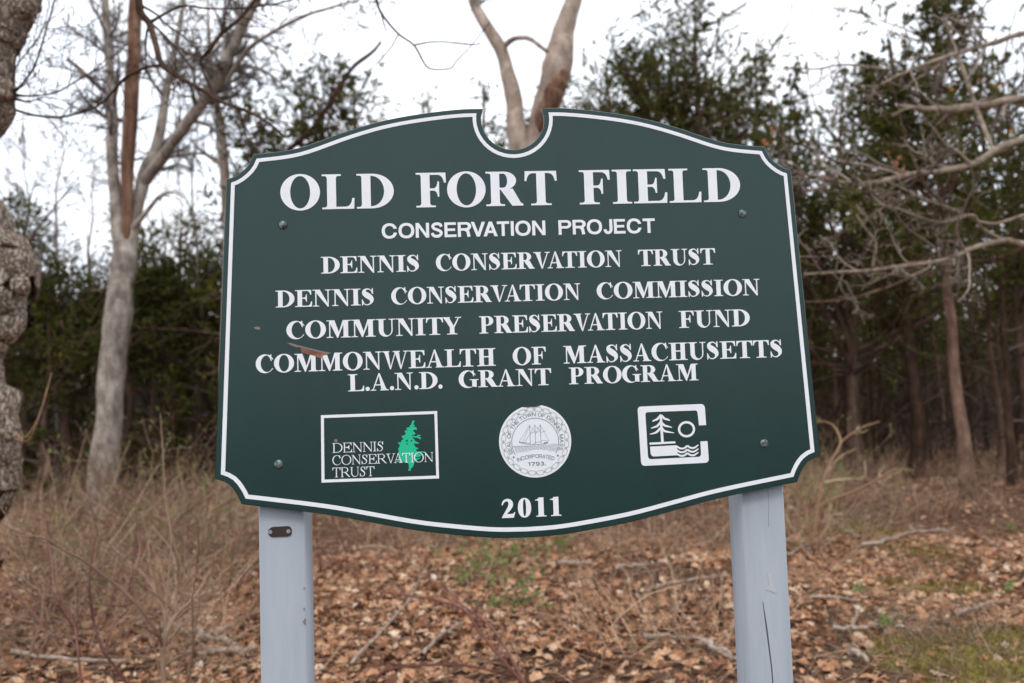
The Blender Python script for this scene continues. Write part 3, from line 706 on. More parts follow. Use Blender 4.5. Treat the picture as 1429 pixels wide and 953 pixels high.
def serif_glyph(ch, S, t, sf):
    """roman capital: S thick stroke, t thin stroke, sf serif thickness. Returns pos, neg, width"""
    b = .075
    def stem(x, w, y0=0, y1=1, bl=0, br=0, tl=0, tr=0):
        xr = x + w; P = []
        if bl: P += [(x - bl, y0), (x - bl, y0 + sf)] and []
        pts = []
        pts.append((x - bl, y0)); pts.append((xr + br, y0))
        if br: pts.append((xr + br, y0 + sf)); pts += list(qb((xr + br * .55, y0 + sf), (xr, y0 + sf), (xr, y0 + sf + b)))
        if tr: pts += list(qb((xr, y1 - sf - b), (xr, y1 - sf), (xr + tr * .55, y1 - sf))); pts.append((xr + tr, y1 - sf))
        pts.append((xr + tr, y1)); pts.append((x - tl, y1))
        if tl: pts.append((x - tl, y1 - sf)); pts += list(qb((x - tl * .55, y1 - sf), (x, y1 - sf), (x, y1 - sf - b)))
        if bl: pts += list(qb((x, y0 + sf + b), (x, y0 + sf), (x - bl * .55, y0 + sf))); pts.append((x - bl, y0 + sf))
        return np.array(pts, float)
    def arm(x0, x1, y, up, drop=.3, th=None):
        """thin arm with a flared end; up=+1 the end rises, -1 it hangs"""
        th = th or t
        s = 1 if up > 0 else -1
        y2 = y + s * th
        return poly((x0, y), (x1, y), (x1 + .012, y + s * drop), (x1 - .045, y + s * drop), qb((x1 - .05, y + s * drop), (x1 - .085, y2), (x1 - .26, y2)), (x0, y2))
    sv = .15 if S > .15 else .12
    e = .03
    if ch in 'OQ':
        w = 1.17
        return [ell(w / 2, .5, w / 2, .525, n=44)], [ell(w / 2, .5, w / 2 - S * 1.08, .525 - t * .95, n=40)], w
    if ch == '0':
        w = .68
        return [ell(w / 2, .5, w / 2, .515, n=40, p=2.2)], [ell(w / 2, .5, w / 2 - S * .98, .515 - t * 1.1, n=36, p=2.4)], w
    if ch == '1':
        x = .23
        return [stem(x, S * 1.02, bl=.13, br=.13), poly((x + S * .8, 1.01), (x + S * 1.02, 1.01), (x + S * 1.02, .9), (x, .81), qb((x, .81), (x - .04, .875), (x - .16, .85)), (x - .16, .885))], [], .23 + S + .13
    if ch == '2':
        p = vstroke([(.035, .68), (.12, .86), (.3, .94), (.44, .86), (.48, .7), (.4, .5), (.24, .28), (.06, .06)], [.06, .10, .13, .2, .24, .21, .15, .07], 30)
        return p + [poly((.01, 0), (.62, 0), (.7, .29), (.655, .29), qb((.655, .29), (.62, .2), (.5, .2)), (.17, .2), (.01, .035))], [], .7
    if ch == 'I':
        return [stem(sv, S, bl=sv, br=sv, tl=sv, tr=sv)], [], 2 * sv + S
    if ch == 'L':
        w = .97
        return [stem(sv, S, bl=sv, tl=sv, tr=sv), arm(sv + S - .01, w - .02, 0, 1, .31)], [], w
    if ch in 'EF':
        w = 1.0 if ch == 'E' else .92
        P = [stem(sv, S, bl=sv, br=0 if ch == 'E' else sv + .02, tl=sv), arm(sv + S - .01, w - .05 if ch == 'E' else w - .02, 1, -1, .29)]
        if ch == 'E': P.append(arm(sv + S - .01, w - .012, 0, 1, .31))
        xm = .70
        P.append(poly((sv + S - .01, .48), qb((sv + S + .1, .48), (xm - .065, .48), (xm - .045, .30)), (xm, .30), (xm, .745), (xm - .045, .745), qb((xm - .045, .745), (xm - .065, .545), (sv + S + .1, .545)), (sv + S - .01, .545)))
        return P, [], w
    if ch == 'T':
        w = .99; x = w / 2 - S / 2
        return [stem(x, S, bl=sv + .03, br=sv + .03), arm(x + .01, .012, 1, -1, .29) * 1 if False else poly((x + .01, 1), (.012, 1), (0, .71), (.05, .71), qb((.055, .71), (.09, 1 - t), (.26, 1 - t)), (x + .01, 1 - t)), arm(x + S - .01, w - .012, 1, -1, .29)], [], w
    if ch == 'H':
        w = 1.13; x2 = w - sv - S
        return [stem(sv, S, bl=sv, br=sv, tl=sv, tr=sv), stem(x2, S, bl=sv, br=sv, tl=sv, tr=sv), rect(sv + S - .01, .49, x2 + .01, .49 + t * 1.1)], [], w
    if ch == 'D':
        w = 1.11; cx = .46
        return [stem(sv, S, bl=sv, tl=sv), poly((sv + S - .01, 0), ell(cx, .5, w - cx, .5, -90, 90, 24), (sv + S - .01, 1))], [poly((sv + S, t), ell(cx - .02, .5, w - cx + .02 - S * 1.08, .5 - t, -90, 90, 22), (sv + S, 1 - t))], w
    if ch in 'PR':
        w = .93 if ch == 'P' else 1.13; bw = .91 if ch == 'P' else .93; cx = .55; yb = .45 if ch == 'P' else .47
        ry = (1 - yb) / 2
        P = [stem(sv, S, bl=sv, br=sv, tl=sv), poly((sv + S - .01, yb), ell(cx, 1 - ry, bw - cx, ry, -90, 90, 20), (sv + S - .01, 1))]
        N = [poly((sv + S, yb + t), ell(cx - .01, 1 - ry, bw - cx + .01 - S * 1.02, ry - t, -90, 90, 18), (sv + S, 1 - t))]
        if ch == 'R':
            P.append(poly((.47, .49), (.47 + S * 1.3, .5), (w - .075, sf + .04), (w, sf), (w, 0), (w - S * 1.25, 0), (.45, .47)))
        return P, N, w
    if ch in 'CG':
        w = 1.03 if ch == 'C' else 1.13
        ow = 1.08
        o = ell(ow / 2, .5, ow / 2, .525, n=48)
        inn = ell((S * 1.08 + ow - t) / 2, .5, (ow - t - S * 1.08) / 2, .525 - t, n=44)
        cut = poly((.62, .70), (.9, .70), (1.3, .80), (1.3, .18), (.98, .235), (.62, .32))
        P = [o]; N = [inn, cut]
        return P, N, w
    if ch == 'S':
        w = .80
        p = vstroke([(.66, .70), (.60, .86), (.46, .965), (.30, .955), (.19, .84), (.22, .70), (.38, .575), (.56, .44), (.625, .27), (.54, .10), (.38, .025), (.2, .07), (.09, .29)],
                    [.03, t * .8, t, t * 1.4, S * .8, S * 1.12, S * 1.28, S * 1.15, S * .85, t * 1.5, t, t * .8, .03], 52)
        return p + [poly((.66, 1.02), (.705, 1.02), (.715, .67), (.67, .67), (.62, .88)), poly((.05, -.02), (.095, -.02), (.14, .10), (.085, .345), (.04, .345))], [], w
    if ch in 'AV':
        w = 1.09
        th = S * 1.12; tn = t * 1.05
        a = [poly((.50, 1.02), (.565, 1.02), (.99 - .02, 0.01), (.99 - .02 - th * 1.06, .01)), poly((.115, .01), (.115 + tn, .01), (.555, .955), (.5, 1.02)), rect(.22, .30, .72, .30 + t)]
        a += [poly((0, 0), (.34, 0), (.34, sf), qb((.26, sf), (.19, sf), (.19, sf + .06)), (.115, sf + .02), qb((.115, sf + .03), (.1, sf), (.04, sf)), (0, sf))]
        a += [poly((.58, 0), (w, 0), (w, sf), qb((w - .03, sf), (.96, sf), (.93, sf + .08)), (.72, sf + .07), qb((.72, sf + .06), (.71, sf), (.64, sf)), (.58, sf))]
        if ch == 'V':
            a = [np.stack([w - q[:, 0], 1 - q[:, 1]], 1) for i, q in enumerate(a) if i != 2]
        return a, [], w
    if ch == 'W':
        v, _, vw = serif_glyph('V', S, t, sf)
        sx = .84
        a = [np.stack([q[:, 0] * sx, q[:, 1]], 1) for q in v] + [np.stack([q[:, 0] * sx + .62, q[:, 1]], 1) for q in v]
        return a, [], vw * sx + .62
    if ch == 'U':
        w = 1.09; xr = w - sv - t * 1.1; r = (xr + t * 1.1 - sv) / 2; cx = sv + r
        o = poly((sv, .5), ell(cx, .36, r, .385, 180, 360, 24), (xr + t * 1.1, .5))
        i = poly((sv + S, .52), ell((sv + S + xr) / 2, .36, (xr - sv - S) / 2, .385 - t * 1.3, 180, 360, 22), (xr, .52))
        return [o, stem(sv, S, .48, 1, tl=sv, tr=sv), stem(xr, t * 1.1, .48, 1, tl=sv, tr=sv)], [i], w
    if ch == 'N':
        w = 1.10; tn = t * 1.1
        return [stem(sv + .01, tn, bl=sv, br=sv), stem(w - sv - tn, tn, -.02, 1, tl=sv, tr=sv), poly((0, 1), (.02 + S * 1.55, 1), (w - sv, .06), (w - sv, -.02), (w - sv - tn, -.02), (sv + .01, .88), (sv + .01, 1 - sf), (0, 1 - sf))], [], w
    if ch == 'M':
        w = 1.38; tn = t * 1.1; x2 = w - sv - S
        return [stem(sv, tn, bl=sv, br=sv), stem(x2, S, bl=sv, br=sv, tr=sv), poly((0, 1), (sv + S * 1.15, 1), (.73, .22), (.64, -.01), (.60, -.01), (sv, .93), (sv, 1 - sf), (0, 1 - sf)), poly((.60, -.01), (.65, -.01), (x2 + .04, .86), (x2 + .04, 1), (x2 - .03, 1), (.66, .2))], [], w
    if ch == 'Y':
        w = 1.08; x = w / 2 - S / 2
        return [stem(x, S, 0, .45, bl=sv + .02, br=sv + .02), poly((.06, 1 - sf), (.06 + S * 1.2, 1 - sf), (x + S, .42), (x + S, .36), (x, .36), (x, .42)), poly((x + S, .40), (w - .13, 1 - sf), (w - .13 - t * 1.1, 1 - sf), (x + S * .75, .46)), rect(0, 1 - sf, .43, 1), rect(w - .36, 1 - sf, w, 1)], [], w
    if ch == '.':
        return [ell(.13, .115, .125, .125, n=20)], [], .26
    return [], [], .3

CG_SPUR = {}
def serif_glyph_full(ch, S, t, sf):
    P, N, w = serif_glyph(ch, S, t, sf)
    extra = []
    if ch in 'CG':
        extra = [poly((.865, 1.02), (.905, 1.02), (.925, .655), (.88, .655), qb((.88, .655), (.84, .86), (.70, .93)), (.74, .97), qb((.74, .97), (.84, .95), (.865, 1.02)))]
        if ch == 'G':
            x = .80
            extra.append(poly((x, .06), (x + S, .02), (x + S, .40), qb((x + S, .40), (x + S, .44), (x + S + .12, .44)), (x + S + .12, .44 + sf), (x - .14, .44 + sf), (x - .14, .44), qb((x - .14, .44), (x, .44), (x, .40))))
    return P, N, w, extra

def sans_glyph(ch, S):
    """grotesque letters from strokes of one width"""
    h = S / 2
    def ring(w, cut=None):
        return [ell(w / 2, .5, w / 2, .52, n=44, p=2.25)], [ell(w / 2, .5, w / 2 - S, .52 - S * .88, n=40, p=2.2)], w
    if ch == 'O': return ring(1.05)
    if ch in 'CG':
        P, N, w = ring(1.02)
        N.append(poly((w / 2, .5), (w / 2 + .1, .63), (1.3, .66), (1.3, .36), (w / 2 + .1, .39)))
        ex = []
        if ch == 'G': ex = [rect(.56, .38, 1.0, .38 + S * .85), rect(1.0 - S * .8, .02, 1.0, .5)]
        return P, N, w, ex
    if ch == 'N': return [rect(0, 0, S, 1), rect(.9 - S, 0, .9, 1), poly((0, 1), (S * 1.05, 1), (.9, 0), (.9 - S * 1.05, 0))], [], .9
    if ch == 'M': return [rect(0, 0, S * .95, 1), rect(1.1 - S * .95, 0, 1.1, 1), poly((0, 1), (S * 1.3, 1), (.55 + h * .95, 0), (.55 - h * .95, 0)), poly((1.1, 1), (1.1 - S * 1.3, 1), (.55 - h * .95, 0), (.55 + h * .95, 0))], [], 1.1
    if ch == 'W': return [poly((x0, 1), (x0 + S * 1.05, 1), (x1 + h, 0), (x1 - h, 0)) for x0, x1 in ((0, .32), (.62 - h, .32), (.62 - h, .94), (1.26 - S, .94))], [], 1.26
    if ch == 'E': return [rect(0, 0, S, 1), rect(0, 0, .8, S * .85), rect(0, 1 - S * .85, .78, 1), rect(0, .5 - S * .4, .72, .5 + S * .42)], [], .8
    if ch == 'F': return [rect(0, 0, S, 1), rect(0, 1 - S * .85, .74, 1), rect(0, .47 - S * .4, .66, .47 + S * .42)], [], .74
    if ch == 'L': return [rect(0, 0, S, 1), rect(0, 0, .72, S * .85)], [], .72
    if ch == 'H': return [rect(0, 0, S, 1), rect(.88 - S, 0, .88, 1), rect(0, .5 - S * .4, .88, .5 + S * .42)], [], .88
    if ch == 'I': return [rect(0, 0, S, 1)], [], S
    if ch == 'T': return [rect(.42 - h, 0, .42 + h, 1), rect(0, 1 - S * .88, .84, 1)], [], .84
    if ch in 'PR':
        P = [rect(0, 0, S, 1), poly((0, .42), ell(.55, .71, .36 if ch == 'R' else .34, .29, -90, 90, 16), (0, 1))]
        N = [poly((S, .42 + S * .8), ell(.53, .71, .36 - S, .29 - S * .82, -90, 90, 14), (S, 1 - S * .82))]
        ex = []
        if ch == 'R': ex = vstroke([(.5, .47), (.66, .40), (.70, .22), (.745, 0)], [S * .9, S, S, S * 1.05], 10)
        return P, N, .88, ex
    if ch == 'D': return [poly((0, 0), ell(.42, .5, .48, .5, -90, 90, 22), (0, 1))], [poly((S, S * .85), ell(.42, .5, .48 - S, .5 - S * .85, -90, 90, 20), (S, 1 - S * .85))], .9
    if ch == 'S': return vstroke([(.72, .72), (.65, .87), (.44, .925), (.22, .87), (.15, .74), (.24, .60), (.46, .51), (.66, .40), (.71, .27), (.61, .13), (.41, .07), (.19, .13), (.10, .30)], [S * .95] * 13, 40), [], .83
    if ch in 'AV':
        P = [poly((0, 0), (S * 1.08, 0), (.48 + h * 1.05, 1), (.48 - h * 1.05, 1)), poly((.96, 0), (.96 - S * 1.08, 0), (.48 - h * 1.05, 1), (.48 + h * 1.05, 1)), rect(.2, .22, .76, .22 + S * .82)]
        if ch == 'V': P = [np.stack([q[:, 0], 1 - q[:, 1]], 1) for q in P[:2]]
        return P, [], .96
    if ch == 'J': return [rect(.62 - S, .3, .62, 1), ell(.31, .31, .31, .33, 180, 360, 24)], [ell(.31, .31, .31 - S, .33 - S * .9, 180, 360, 20)], .62
    if ch == '1': return [rect(.2, 0, .2 + S * 1.1, 1), poly((0, .72), (0, .72 + S * .8), (.2, 1), (.25, .8))], [], .45
    if ch == '7': return [rect(0, 1 - S, .72, 1), poly((.72, 1 - S), (.72 - S * 1.1, 1 - S), (.16, 0), (.16 + S * 1.2, 0))], [], .72
    if ch == '9': return [ell(.38, .66, .38, .35, n=28)] + vstroke([(.66, .6), (.64, .3), (.5, .1), (.3, .08), (.1, .16)], [S] * 5, 16), [ell(.38, .66, .38 - S, .35 - S * .9, n=24)], .76
    if ch == '3': return vstroke([(.1, .8), (.24, .93), (.44, .92), (.58, .8), (.52, .62), (.32, .53)], [S] * 6, 18) + vstroke([(.32, .53), (.55, .45), (.63, .27), (.5, .1), (.28, .07), (.08, .2)], [S] * 6, 18), [], .72
    if ch == '.': return [rect(0, 0, S, S)], [], S
    if ch == ',': return [poly((0, S), (S, S), (S, 0), (S * .3, -.15), (0, -.15), (S * .4, 0), (0, 0))], [], S
    return [], [], .3

KERN = {'VA': -.22, 'AV': -.22, 'AT': -.14, 'TA': -.12, 'OR': -.05, 'AW': -.16, 'LT': -.1, 'RV': -.09, 'WE': -.02, 'RA': -.03, 'L.': .03, 'A.': .03, 'N.': .03, 'TY': -.06, 'FO': -.04, 'TR': -.02}

_cache = {}
def glyph(ch, style):
    k = (ch, style)
    if k not in _cache:
        if style[0] == 'serif': g = serif_glyph_full(ch, *style[1:])
        else:
            g = sans_glyph(ch, style[1])
            if len(g) == 3: g = (*g, [])
        out = []
        P, N, w, ex = g
        if P: out.append(fill(P, N))
        if ex:
            # the added pieces join the letter as one outline-free region
            v, t = out[0]
            sub = [v[list(x)] for x in t]
            out = [fill(sub + list(ex))]
        _cache[k] = (out[0] if out else (np.zeros((0, 2)), np.zeros((0, 3), int)), w)
    return _cache[k]

def word_shape(word, style, gap=.035):
    """-> verts (unit cap height), tris, ink width"""
    x = 0; V, T, n = [], [], 0
    for i, ch in enumerate(word):
        (v, t), w = glyph(ch, style)
        if len(v):
            V.append(v + [x, 0]); T.append(t + n); n += len(v)
        k = KERN.get(word[i:i + 2], 0)
        x += w + gap + k
    V = np.vstack(V); T = np.vstack(T)
    return V, T, V[:, 0].min(), V[:, 0].max()
# ------------------------------------------------------------------ the sign
PSI = SIGN_YAW
UX = np.array([math.cos(PSI), math.sin(PSI), 0]); NY = np.array([-math.sin(PSI), math.cos(PSI), 0])
U0 = .0165
S_ORG = np.array([0, SIGN_DIST, 0]) + UX * U0
def on_sign(px, py, back=0.0):
    """photo pixel -> (x, z) in the sign's own plane, `back` metres behind the board's face"""
    d = ray(px, py)
    t = ((S_ORG + NY * back - CAM_LOC) @ NY) / (d @ NY)
    p = CAM_LOC + d * t - S_ORG
    return np.array([p @ UX, p[2]])
def OS(pts): return np.array([on_sign(*p) for p in pts])

m, n, l, b = mat('sign_green_paint', .3, .42)
t1 = noise(n, l, 6, 5, .6, (1, 1, .35)); r1 = ramp(n, [(.3, (.0045, .0295, .0262)), (.7, (.0066, .0360, .0320))])
l.new(t1.outputs['Fac'], r1.inputs[0])
t2 = noise(n, l, 420, 1, .5); r2 = ramp(n, [(.735, (0, 0, 0)), (.78, (.5, .5, .5))])
l.new(t2.outputs['Fac'], r2.inputs[0])
mx = n.new('ShaderNodeMix'); mx.data_type = 'RGBA'; mx.inputs[7].default_value = (.05, .075, .07, 1)
l.new(r2.outputs[0], mx.inputs[0]); l.new(r1.outputs[0], mx.inputs[6]); l.new(mx.outputs[2], b.inputs['Base Color'])
t3 = noise(n, l, 9, 4, .6, (1, 1, 5)); rr = n.new('ShaderNodeMapRange'); rr.inputs['To Min'].default_value = .24; rr.inputs['To Max'].default_value = .36
l.new(t3.outputs['Fac'], rr.inputs['Value']); l.new(rr.outputs[0], b.inputs['Roughness'])
t4 = noise(n, l, 160, 2, .5, (.3, 1, 1)); bump(n, l, b, t4.outputs['Fac'], .03, .002)
M['green'] = m
m, n, l, b = mat('sign_white_paint', .45, .35)
t1 = noise(n, l, 30, 4); r1 = ramp(n, [(.3, (.77, .79, .82)), (.7, (.83, .84, .865))]); l.new(t1.outputs['Fac'], r1.inputs[0]); l.new(r1.outputs[0], b.inputs['Base Color'])
M['white'] = m
m, n, l, b = mat('seal_white', .4, .4); b.inputs['Base Color'].default_value = (.78, .80, .83, 1); M['seal'] = m
m, n, l, b = mat('seal_ink', .5, .3); b.inputs['Base Color'].default_value = (.20, .25, .235, 1); M['ink'] = m
m, n, l, b = mat('seal_ink_light', .5, .3); b.inputs['Base Color'].default_value = (.42, .47, .46, 1); M['ink2'] = m
m, n, l, b = mat('logo_green', .45, .35); b.inputs['Base Color'].default_value = (.010, .50, .27, 1); M['logo_green'] = m
m, n, l, b = mat('post_grey_paint', .6, .3)
t1 = noise(n, l, 14, 6, .62, (1, 1, .12)); r1 = ramp(n, [(.28, (.25, .272, .302)), (.5, (.302, .33, .362)), (.75, (.345, .37, .40))])
l.new(t1.outputs['Fac'], r1.inputs[0]); l.new(r1.outputs[0], b.inputs['Base Color'])
t2 = noise(n, l, 90, 5, .6, (1, 1, .06)); bump(n, l, b, t2.outputs['Fac'], .22, .003)
M['post'] = m
m, n, l, b = mat('smear_paint', .5, .35); b.inputs['Base Color'].default_value = (.46, .48, .51, 1); M['smear'] = m
m, n, l, b = mat('bolt_paint', .25, .7)
t1 = noise(n, l, 150, 3); r1 = ramp(n, [(.45, (.022, .050, .046)), (.62, (.16, .19, .185))]); l.new(t1.outputs['Fac'], r1.inputs[0]); l.new(r1.outputs[0], b.inputs['Base Color']); M['bolt'] = m
m, n, l, b = mat('split_faint', .9, .1); b.inputs['Base Color'].default_value = (.19, .20, .22, 1); M['split_faint'] = m
M['raw_wood'] = bark('raw_wood', (.17, .075, .055), (.30, .15, .115), (.40, .26, .2), 60, (.4, 1, 1), .6, .004)
m, n, l, b = mat('dark_bronze', .55, .4); b.inputs['Base Color'].default_value = (.045, .030, .028, 1); b.inputs['Metallic'].default_value = .3; M['bronze'] = m
m, n, l, b = mat('screw_steel', .35, .5); b.inputs['Base Color'].default_value = (.5, .5, .5, 1); b.inputs['Metallic'].default_value = .9; M['steel'] = m
m, n, l, b = mat('split_dark', .9, .1); b.inputs['Base Color'].default_value = (.085, .085, .09, 1); M['split'] = m
m, n, l, b = mat('weathered_wood', .9, .1); b.inputs['Base Color'].default_value = (.22, .20, .17, 1); M['weathered'] = m

sign = empty('information_sign', (S_ORG[0], S_ORG[1], 0), PSI, 'dark green shaped sign board with white lettering on two pale grey wooden posts', 'sign')

# board outline, right half, x from the middle and z from eye height
nt = [(.065 * math.sin(a), .563 - .065 * math.cos(a)) for a in np.linspace(0, 1.95, 15)][:-1] + [(.0605, .5845)]
tp = smooth_path([(.0605, .5845), (.10, .5842), (.15, .580), (.22, .5705), (.28, .558), (.345, .5385), (.414, .514), (.459, .5035), (.524, .4965)], 26)
tc = smooth_path([(.524, .4965), (.5355, .473), (.5565, .4545), (.5775, .4465)], 9)
bc = smooth_path([(.606, -.146), (.5805, -.157), (.5655, -.1755), (.5555, -.1975)], 9)
bt = smooth_path([(.5555, -.1975), (.517, -.2035), (.43, -.2175), (.37, -.2285), (.301, -.244), (.213, -.263), (.123, -.2765), (.06, -.2835), (0, -.2855)], 26)
half = np.vstack([nt, tp[1:], tc[1:], bc, bt[1:]])
outline = np.vstack([half, (half * [-1, 1])[::-1][1:-1]])[::-1]      # counter-clockwise
outline[:, 1] += EYE

def inset(P, d):
    e = np.roll(P, -1, 0) - P; e /= np.maximum(np.linalg.norm(e, axis=1, keepdims=True), 1e-9)
    nn = np.stack([-e[:, 1], e[:, 0]], 1)
    mm = nn + np.roll(nn, 1, 0); mm /= np.maximum(np.linalg.norm(mm, axis=1, keepdims=True), 1e-9)
    k = np.maximum((mm * nn).sum(1), .45)[:, None]
    dd = np.asarray(d); dd = dd[:, None] if dd.ndim else dd
    return P + mm / k * dd

def plate(mb, v, tris, y, back=None):
    """front sheet facing the viewer at local depth y; a rim down to `back`"""
    n0 = len(v)
    mb.add(np.column_stack([v[:, 0], np.full(n0, y), v[:, 1]]), None, tris)
    if back is not None:
        e = np.vstack([tris[:, [0, 1]], tris[:, [1, 2]], tris[:, [2, 0]]])
        s_ = {tuple(x) for x in e.tolist()}
        bd = np.array([x for x in e.tolist() if (x[1], x[0]) not in s_])
        A, Bq = v[bd[:, 0]], v[bd[:, 1]]; k = len(bd)
        V = np.vstack([np.column_stack([A[:, 0], np.full(k, y), A[:, 1]]), np.column_stack([Bq[:, 0], np.full(k, y), Bq[:, 1]]),
                       np.column_stack([Bq[:, 0], np.full(k, back), Bq[:, 1]]), np.column_stack([A[:, 0], np.full(k, back), A[:, 1]])])
        i = np.arange(k)
        mb.add(V, np.stack([i + k, i, i + 3 * k, i + 2 * k], 1))

TH = .021
L1, L2, L3 = -.0008, -.0013, -.0018
mb = MB()
inn = inset(outline, .0014)
v, t = fill([inn]); plate(mb, v, t, 0)
k = len(outline); i = np.arange(k); j = np.roll(i, -1)
def ring_pts(P, y): return np.column_stack([P[:, 0], np.full(len(P), y), P[:, 1]])
mb.add(np.vstack([ring_pts(inn, 0), ring_pts(outline, .0014), ring_pts(outline, TH)]),
       np.vstack([np.stack([j, i, i + k, j + k], 1), np.stack([j + k, i + k, i + 2 * k, j + 2 * k], 1)]))
v, t = fill([outline]); mb.add(np.column_stack([v[:, 0], np.full(len(v), TH), v[:, 1]]), None, t[:, ::-1])
board = mb.build('board', M['green'], sign)

zf = np.clip((outline[:, 1] - EYE + .29) / .5, 0, 1)
o1 = inset(outline, .0125 - .0025 * zf); o2 = inset(outline, .0208 - .0035 * zf)
v, t = fill([o1], [o2]); mb = MB(); plate(mb, v, t, L1, .0003); mb.build('border_line', M['white'], board)

BOLD = ('serif', .268, .062, .048); THIN = ('serif', .115, .05, .035); SANS = ('sans', .205); FINE = ('sans', .16)
def words_row(name, words, base, cap, style, material, layer=L1, gap=.035):
    """words [(text, px left, px right)], base [(px, py), (px, py)] baseline points, cap = height in photo pixels"""
    z = np.mean([on_sign(*p)[1] for p in base])
    (x0, y0), (x1, y1) = base
    mb = MB(); xm = (x0 + x1) / 2; ym = (y0 + y1) / 2
    H_ = on_sign(xm, ym - cap)[1] - on_sign(xm, ym)[1]
    for wd, a, c in words:
        ya = y0 + (a - x0) / (x1 - x0) * (y1 - y0) - cap / 2; yc = y0 + (c - x0) / (x1 - x0) * (y1 - y0) - cap / 2
        xa, xc = on_sign(a, ya)[0], on_sign(c, yc)[0]
        V, T, lo, hi = word_shape(wd, style, gap)
        Q = np.column_stack([xa + (V[:, 0] - lo) / (hi - lo) * (xc - xa), z + EYE * 0 + V[:, 1] * H_])
        plate(mb, Q, T, layer, .0003)
    return mb.build(name, material, board)

words_row('lettering', [('OLD', 391.3, 549.5), ('FORT', 580.6, 777.2), ('FIELD', 808.3, 1032.5)], [(446, 292.2), (983, 282)], 47.8, BOLD, M['white'], gap=.06)
words_row('lettering', [('CONSERVATION', 532.8, 761), ('PROJECT', 779.3, 913.8)], [(578.5, 332.3), (905.6, 324.7)], 20.4, SANS, M['white'], gap=.10)
words_row('lettering', [('DENNIS', 447.9, 584.5), ('CONSERVATION', 608.3, 867.6), ('TRUST', 890.4, 998)], [(447.9, 382.2), (990.8, 368.8)], 23, BOLD, M['white'])
words_row('lettering', [('DENNIS', 384.6, 521.5), ('CONSERVATION', 545.9, 809.8), ('COMMISSION', 832.6, 1060)], [(384.6, 429.1), (1054.8, 411.8)], 23, BOLD, M['white'])
words_row('lettering', [('COMMUNITY', 399.8, 643.9), ('PRESERVATION', 668.8, 924.5), ('FUND', 947.3, 1046)], [(449, 472.3), (1024, 455)], 24, BOLD, M['white'])
words_row('lettering', [('COMMONWEALTH', 357, 691.6), ('OF', 715.4, 761.7), ('MASSACHUSETTS', 786.3, 1090.6)], [(406.5, 520.4), (1063, 497.6)], 24.6, BOLD, M['white'])
words_row('lettering', [('L.A.N.D.', 485.6, 617.4), ('GRANT', 640, 769.3), ('PROGRAM', 793.9, 974)], [(486, 547.2), (973.5, 529.6)], 23.5, BOLD, M['white'])
words_row('lettering', [('2011', 700, 783)], [(702, 723.3), (781, 719.2)], 26.5, BOLD, M['white'], gap=.14)

# framed trust logo on the left
def shape(name, pos, material, layer, neg=()):
    v, t = fill(pos, neg); mb = MB(); plate(mb, v, t, layer, .0003 if layer >= L1 else L1 + .0001); return mb.build(name, material, board)
fo = OS([(447.9, 579.4), (610, 573.5), (612.7, 667.6), (448.8, 673.4)]); fi = OS([(452, 583.3), (606.2, 577.6), (608.8, 663.6), (452.9, 669.2)])
shape('logo_frame', [fo], M['white'], L1, [fi])
Z5 = lambda pts: OS([(430 + x / 6.805, 550 + y / 6.805) for x, y in pts])
tree_o = [(995, 248), (1012, 252), (1003, 275), (1000, 292), (1018, 296), (1003, 306), (1028, 316), (1034, 338), (1010, 338), (992, 346), (1016, 366), (1018, 380), (975, 392), (1010, 398), (1040, 400), (1035, 386), (1072, 388), (1072, 394), (1046, 398),
          (1074, 416), (1066, 430), (1040, 414), (985, 410), (1010, 432), (1016, 446), (1052, 462), (1054, 470), (1000, 468), (1012, 486), (1020, 504), (1046, 510), (1044, 520), (1022, 526), (1034, 544), (1112, 544), (1112, 552), (1040, 560), (1088, 574), (1060, 592), (1070, 602), (1040, 622), (1010, 640), (1006, 664),
          (996, 690), (976, 706), (972, 728), (948, 724), (958, 706), (956, 660), (930, 645), (880, 640), (840, 644), (838, 636), (868, 628), (855, 606), (868, 585), (850, 560), (862, 540), (855, 520), (868, 500), (872, 480), (852, 464), (852, 458), (880, 458), (890, 436), (908, 430), (888, 404), (890, 396), (912, 390), (930, 380), (918, 352), (922, 342), (946, 345), (930, 322), (952, 314), (965, 318), (966, 300), (978, 290), (984, 268)]
holes = [[(925, 440), (945, 432), (950, 446), (930, 454)], [(975, 438), (990, 430), (990, 446), (974, 452)], [(930, 470), (948, 462), (944, 480)], [(1015, 600), (1070, 592), (1068, 602), (1020, 610)]]
shape('logo_tree', [Z5(tree_o)], M['logo_green'], L1, [Z5(h_) for h_ in holes])
def small_row(mb, text, z5a, z5b, cap, style, gap=.04, layer=L2):
    a, c = Z5([z5a, z5b]); h_ = abs(Z5([(z5a[0], z5a[1] - cap)])[0][1] - a[1])
    V, T, lo, hi = word_shape(text, style, gap)
    s_ = (V[:, 0] - lo) / (hi - lo)
    plate(mb, np.column_stack([a[0] + s_ * (c[0] - a[0]), a[1] + s_ * (c[1] - a[1]) + V[:, 1] * h_]), T, layer, L1 + .0001)
mb = MB()
small_row(mb, 'DENNIS', (232, 557), (714, 540), 92, THIN)
small_row(mb, 'CONSERVATION', (232, 673), (1190, 640), 90, THIN)
small_row(mb, 'TRUST', (232, 790), (632, 776), 92, THIN)
mb.build('logo_lettering', M['white'], board)

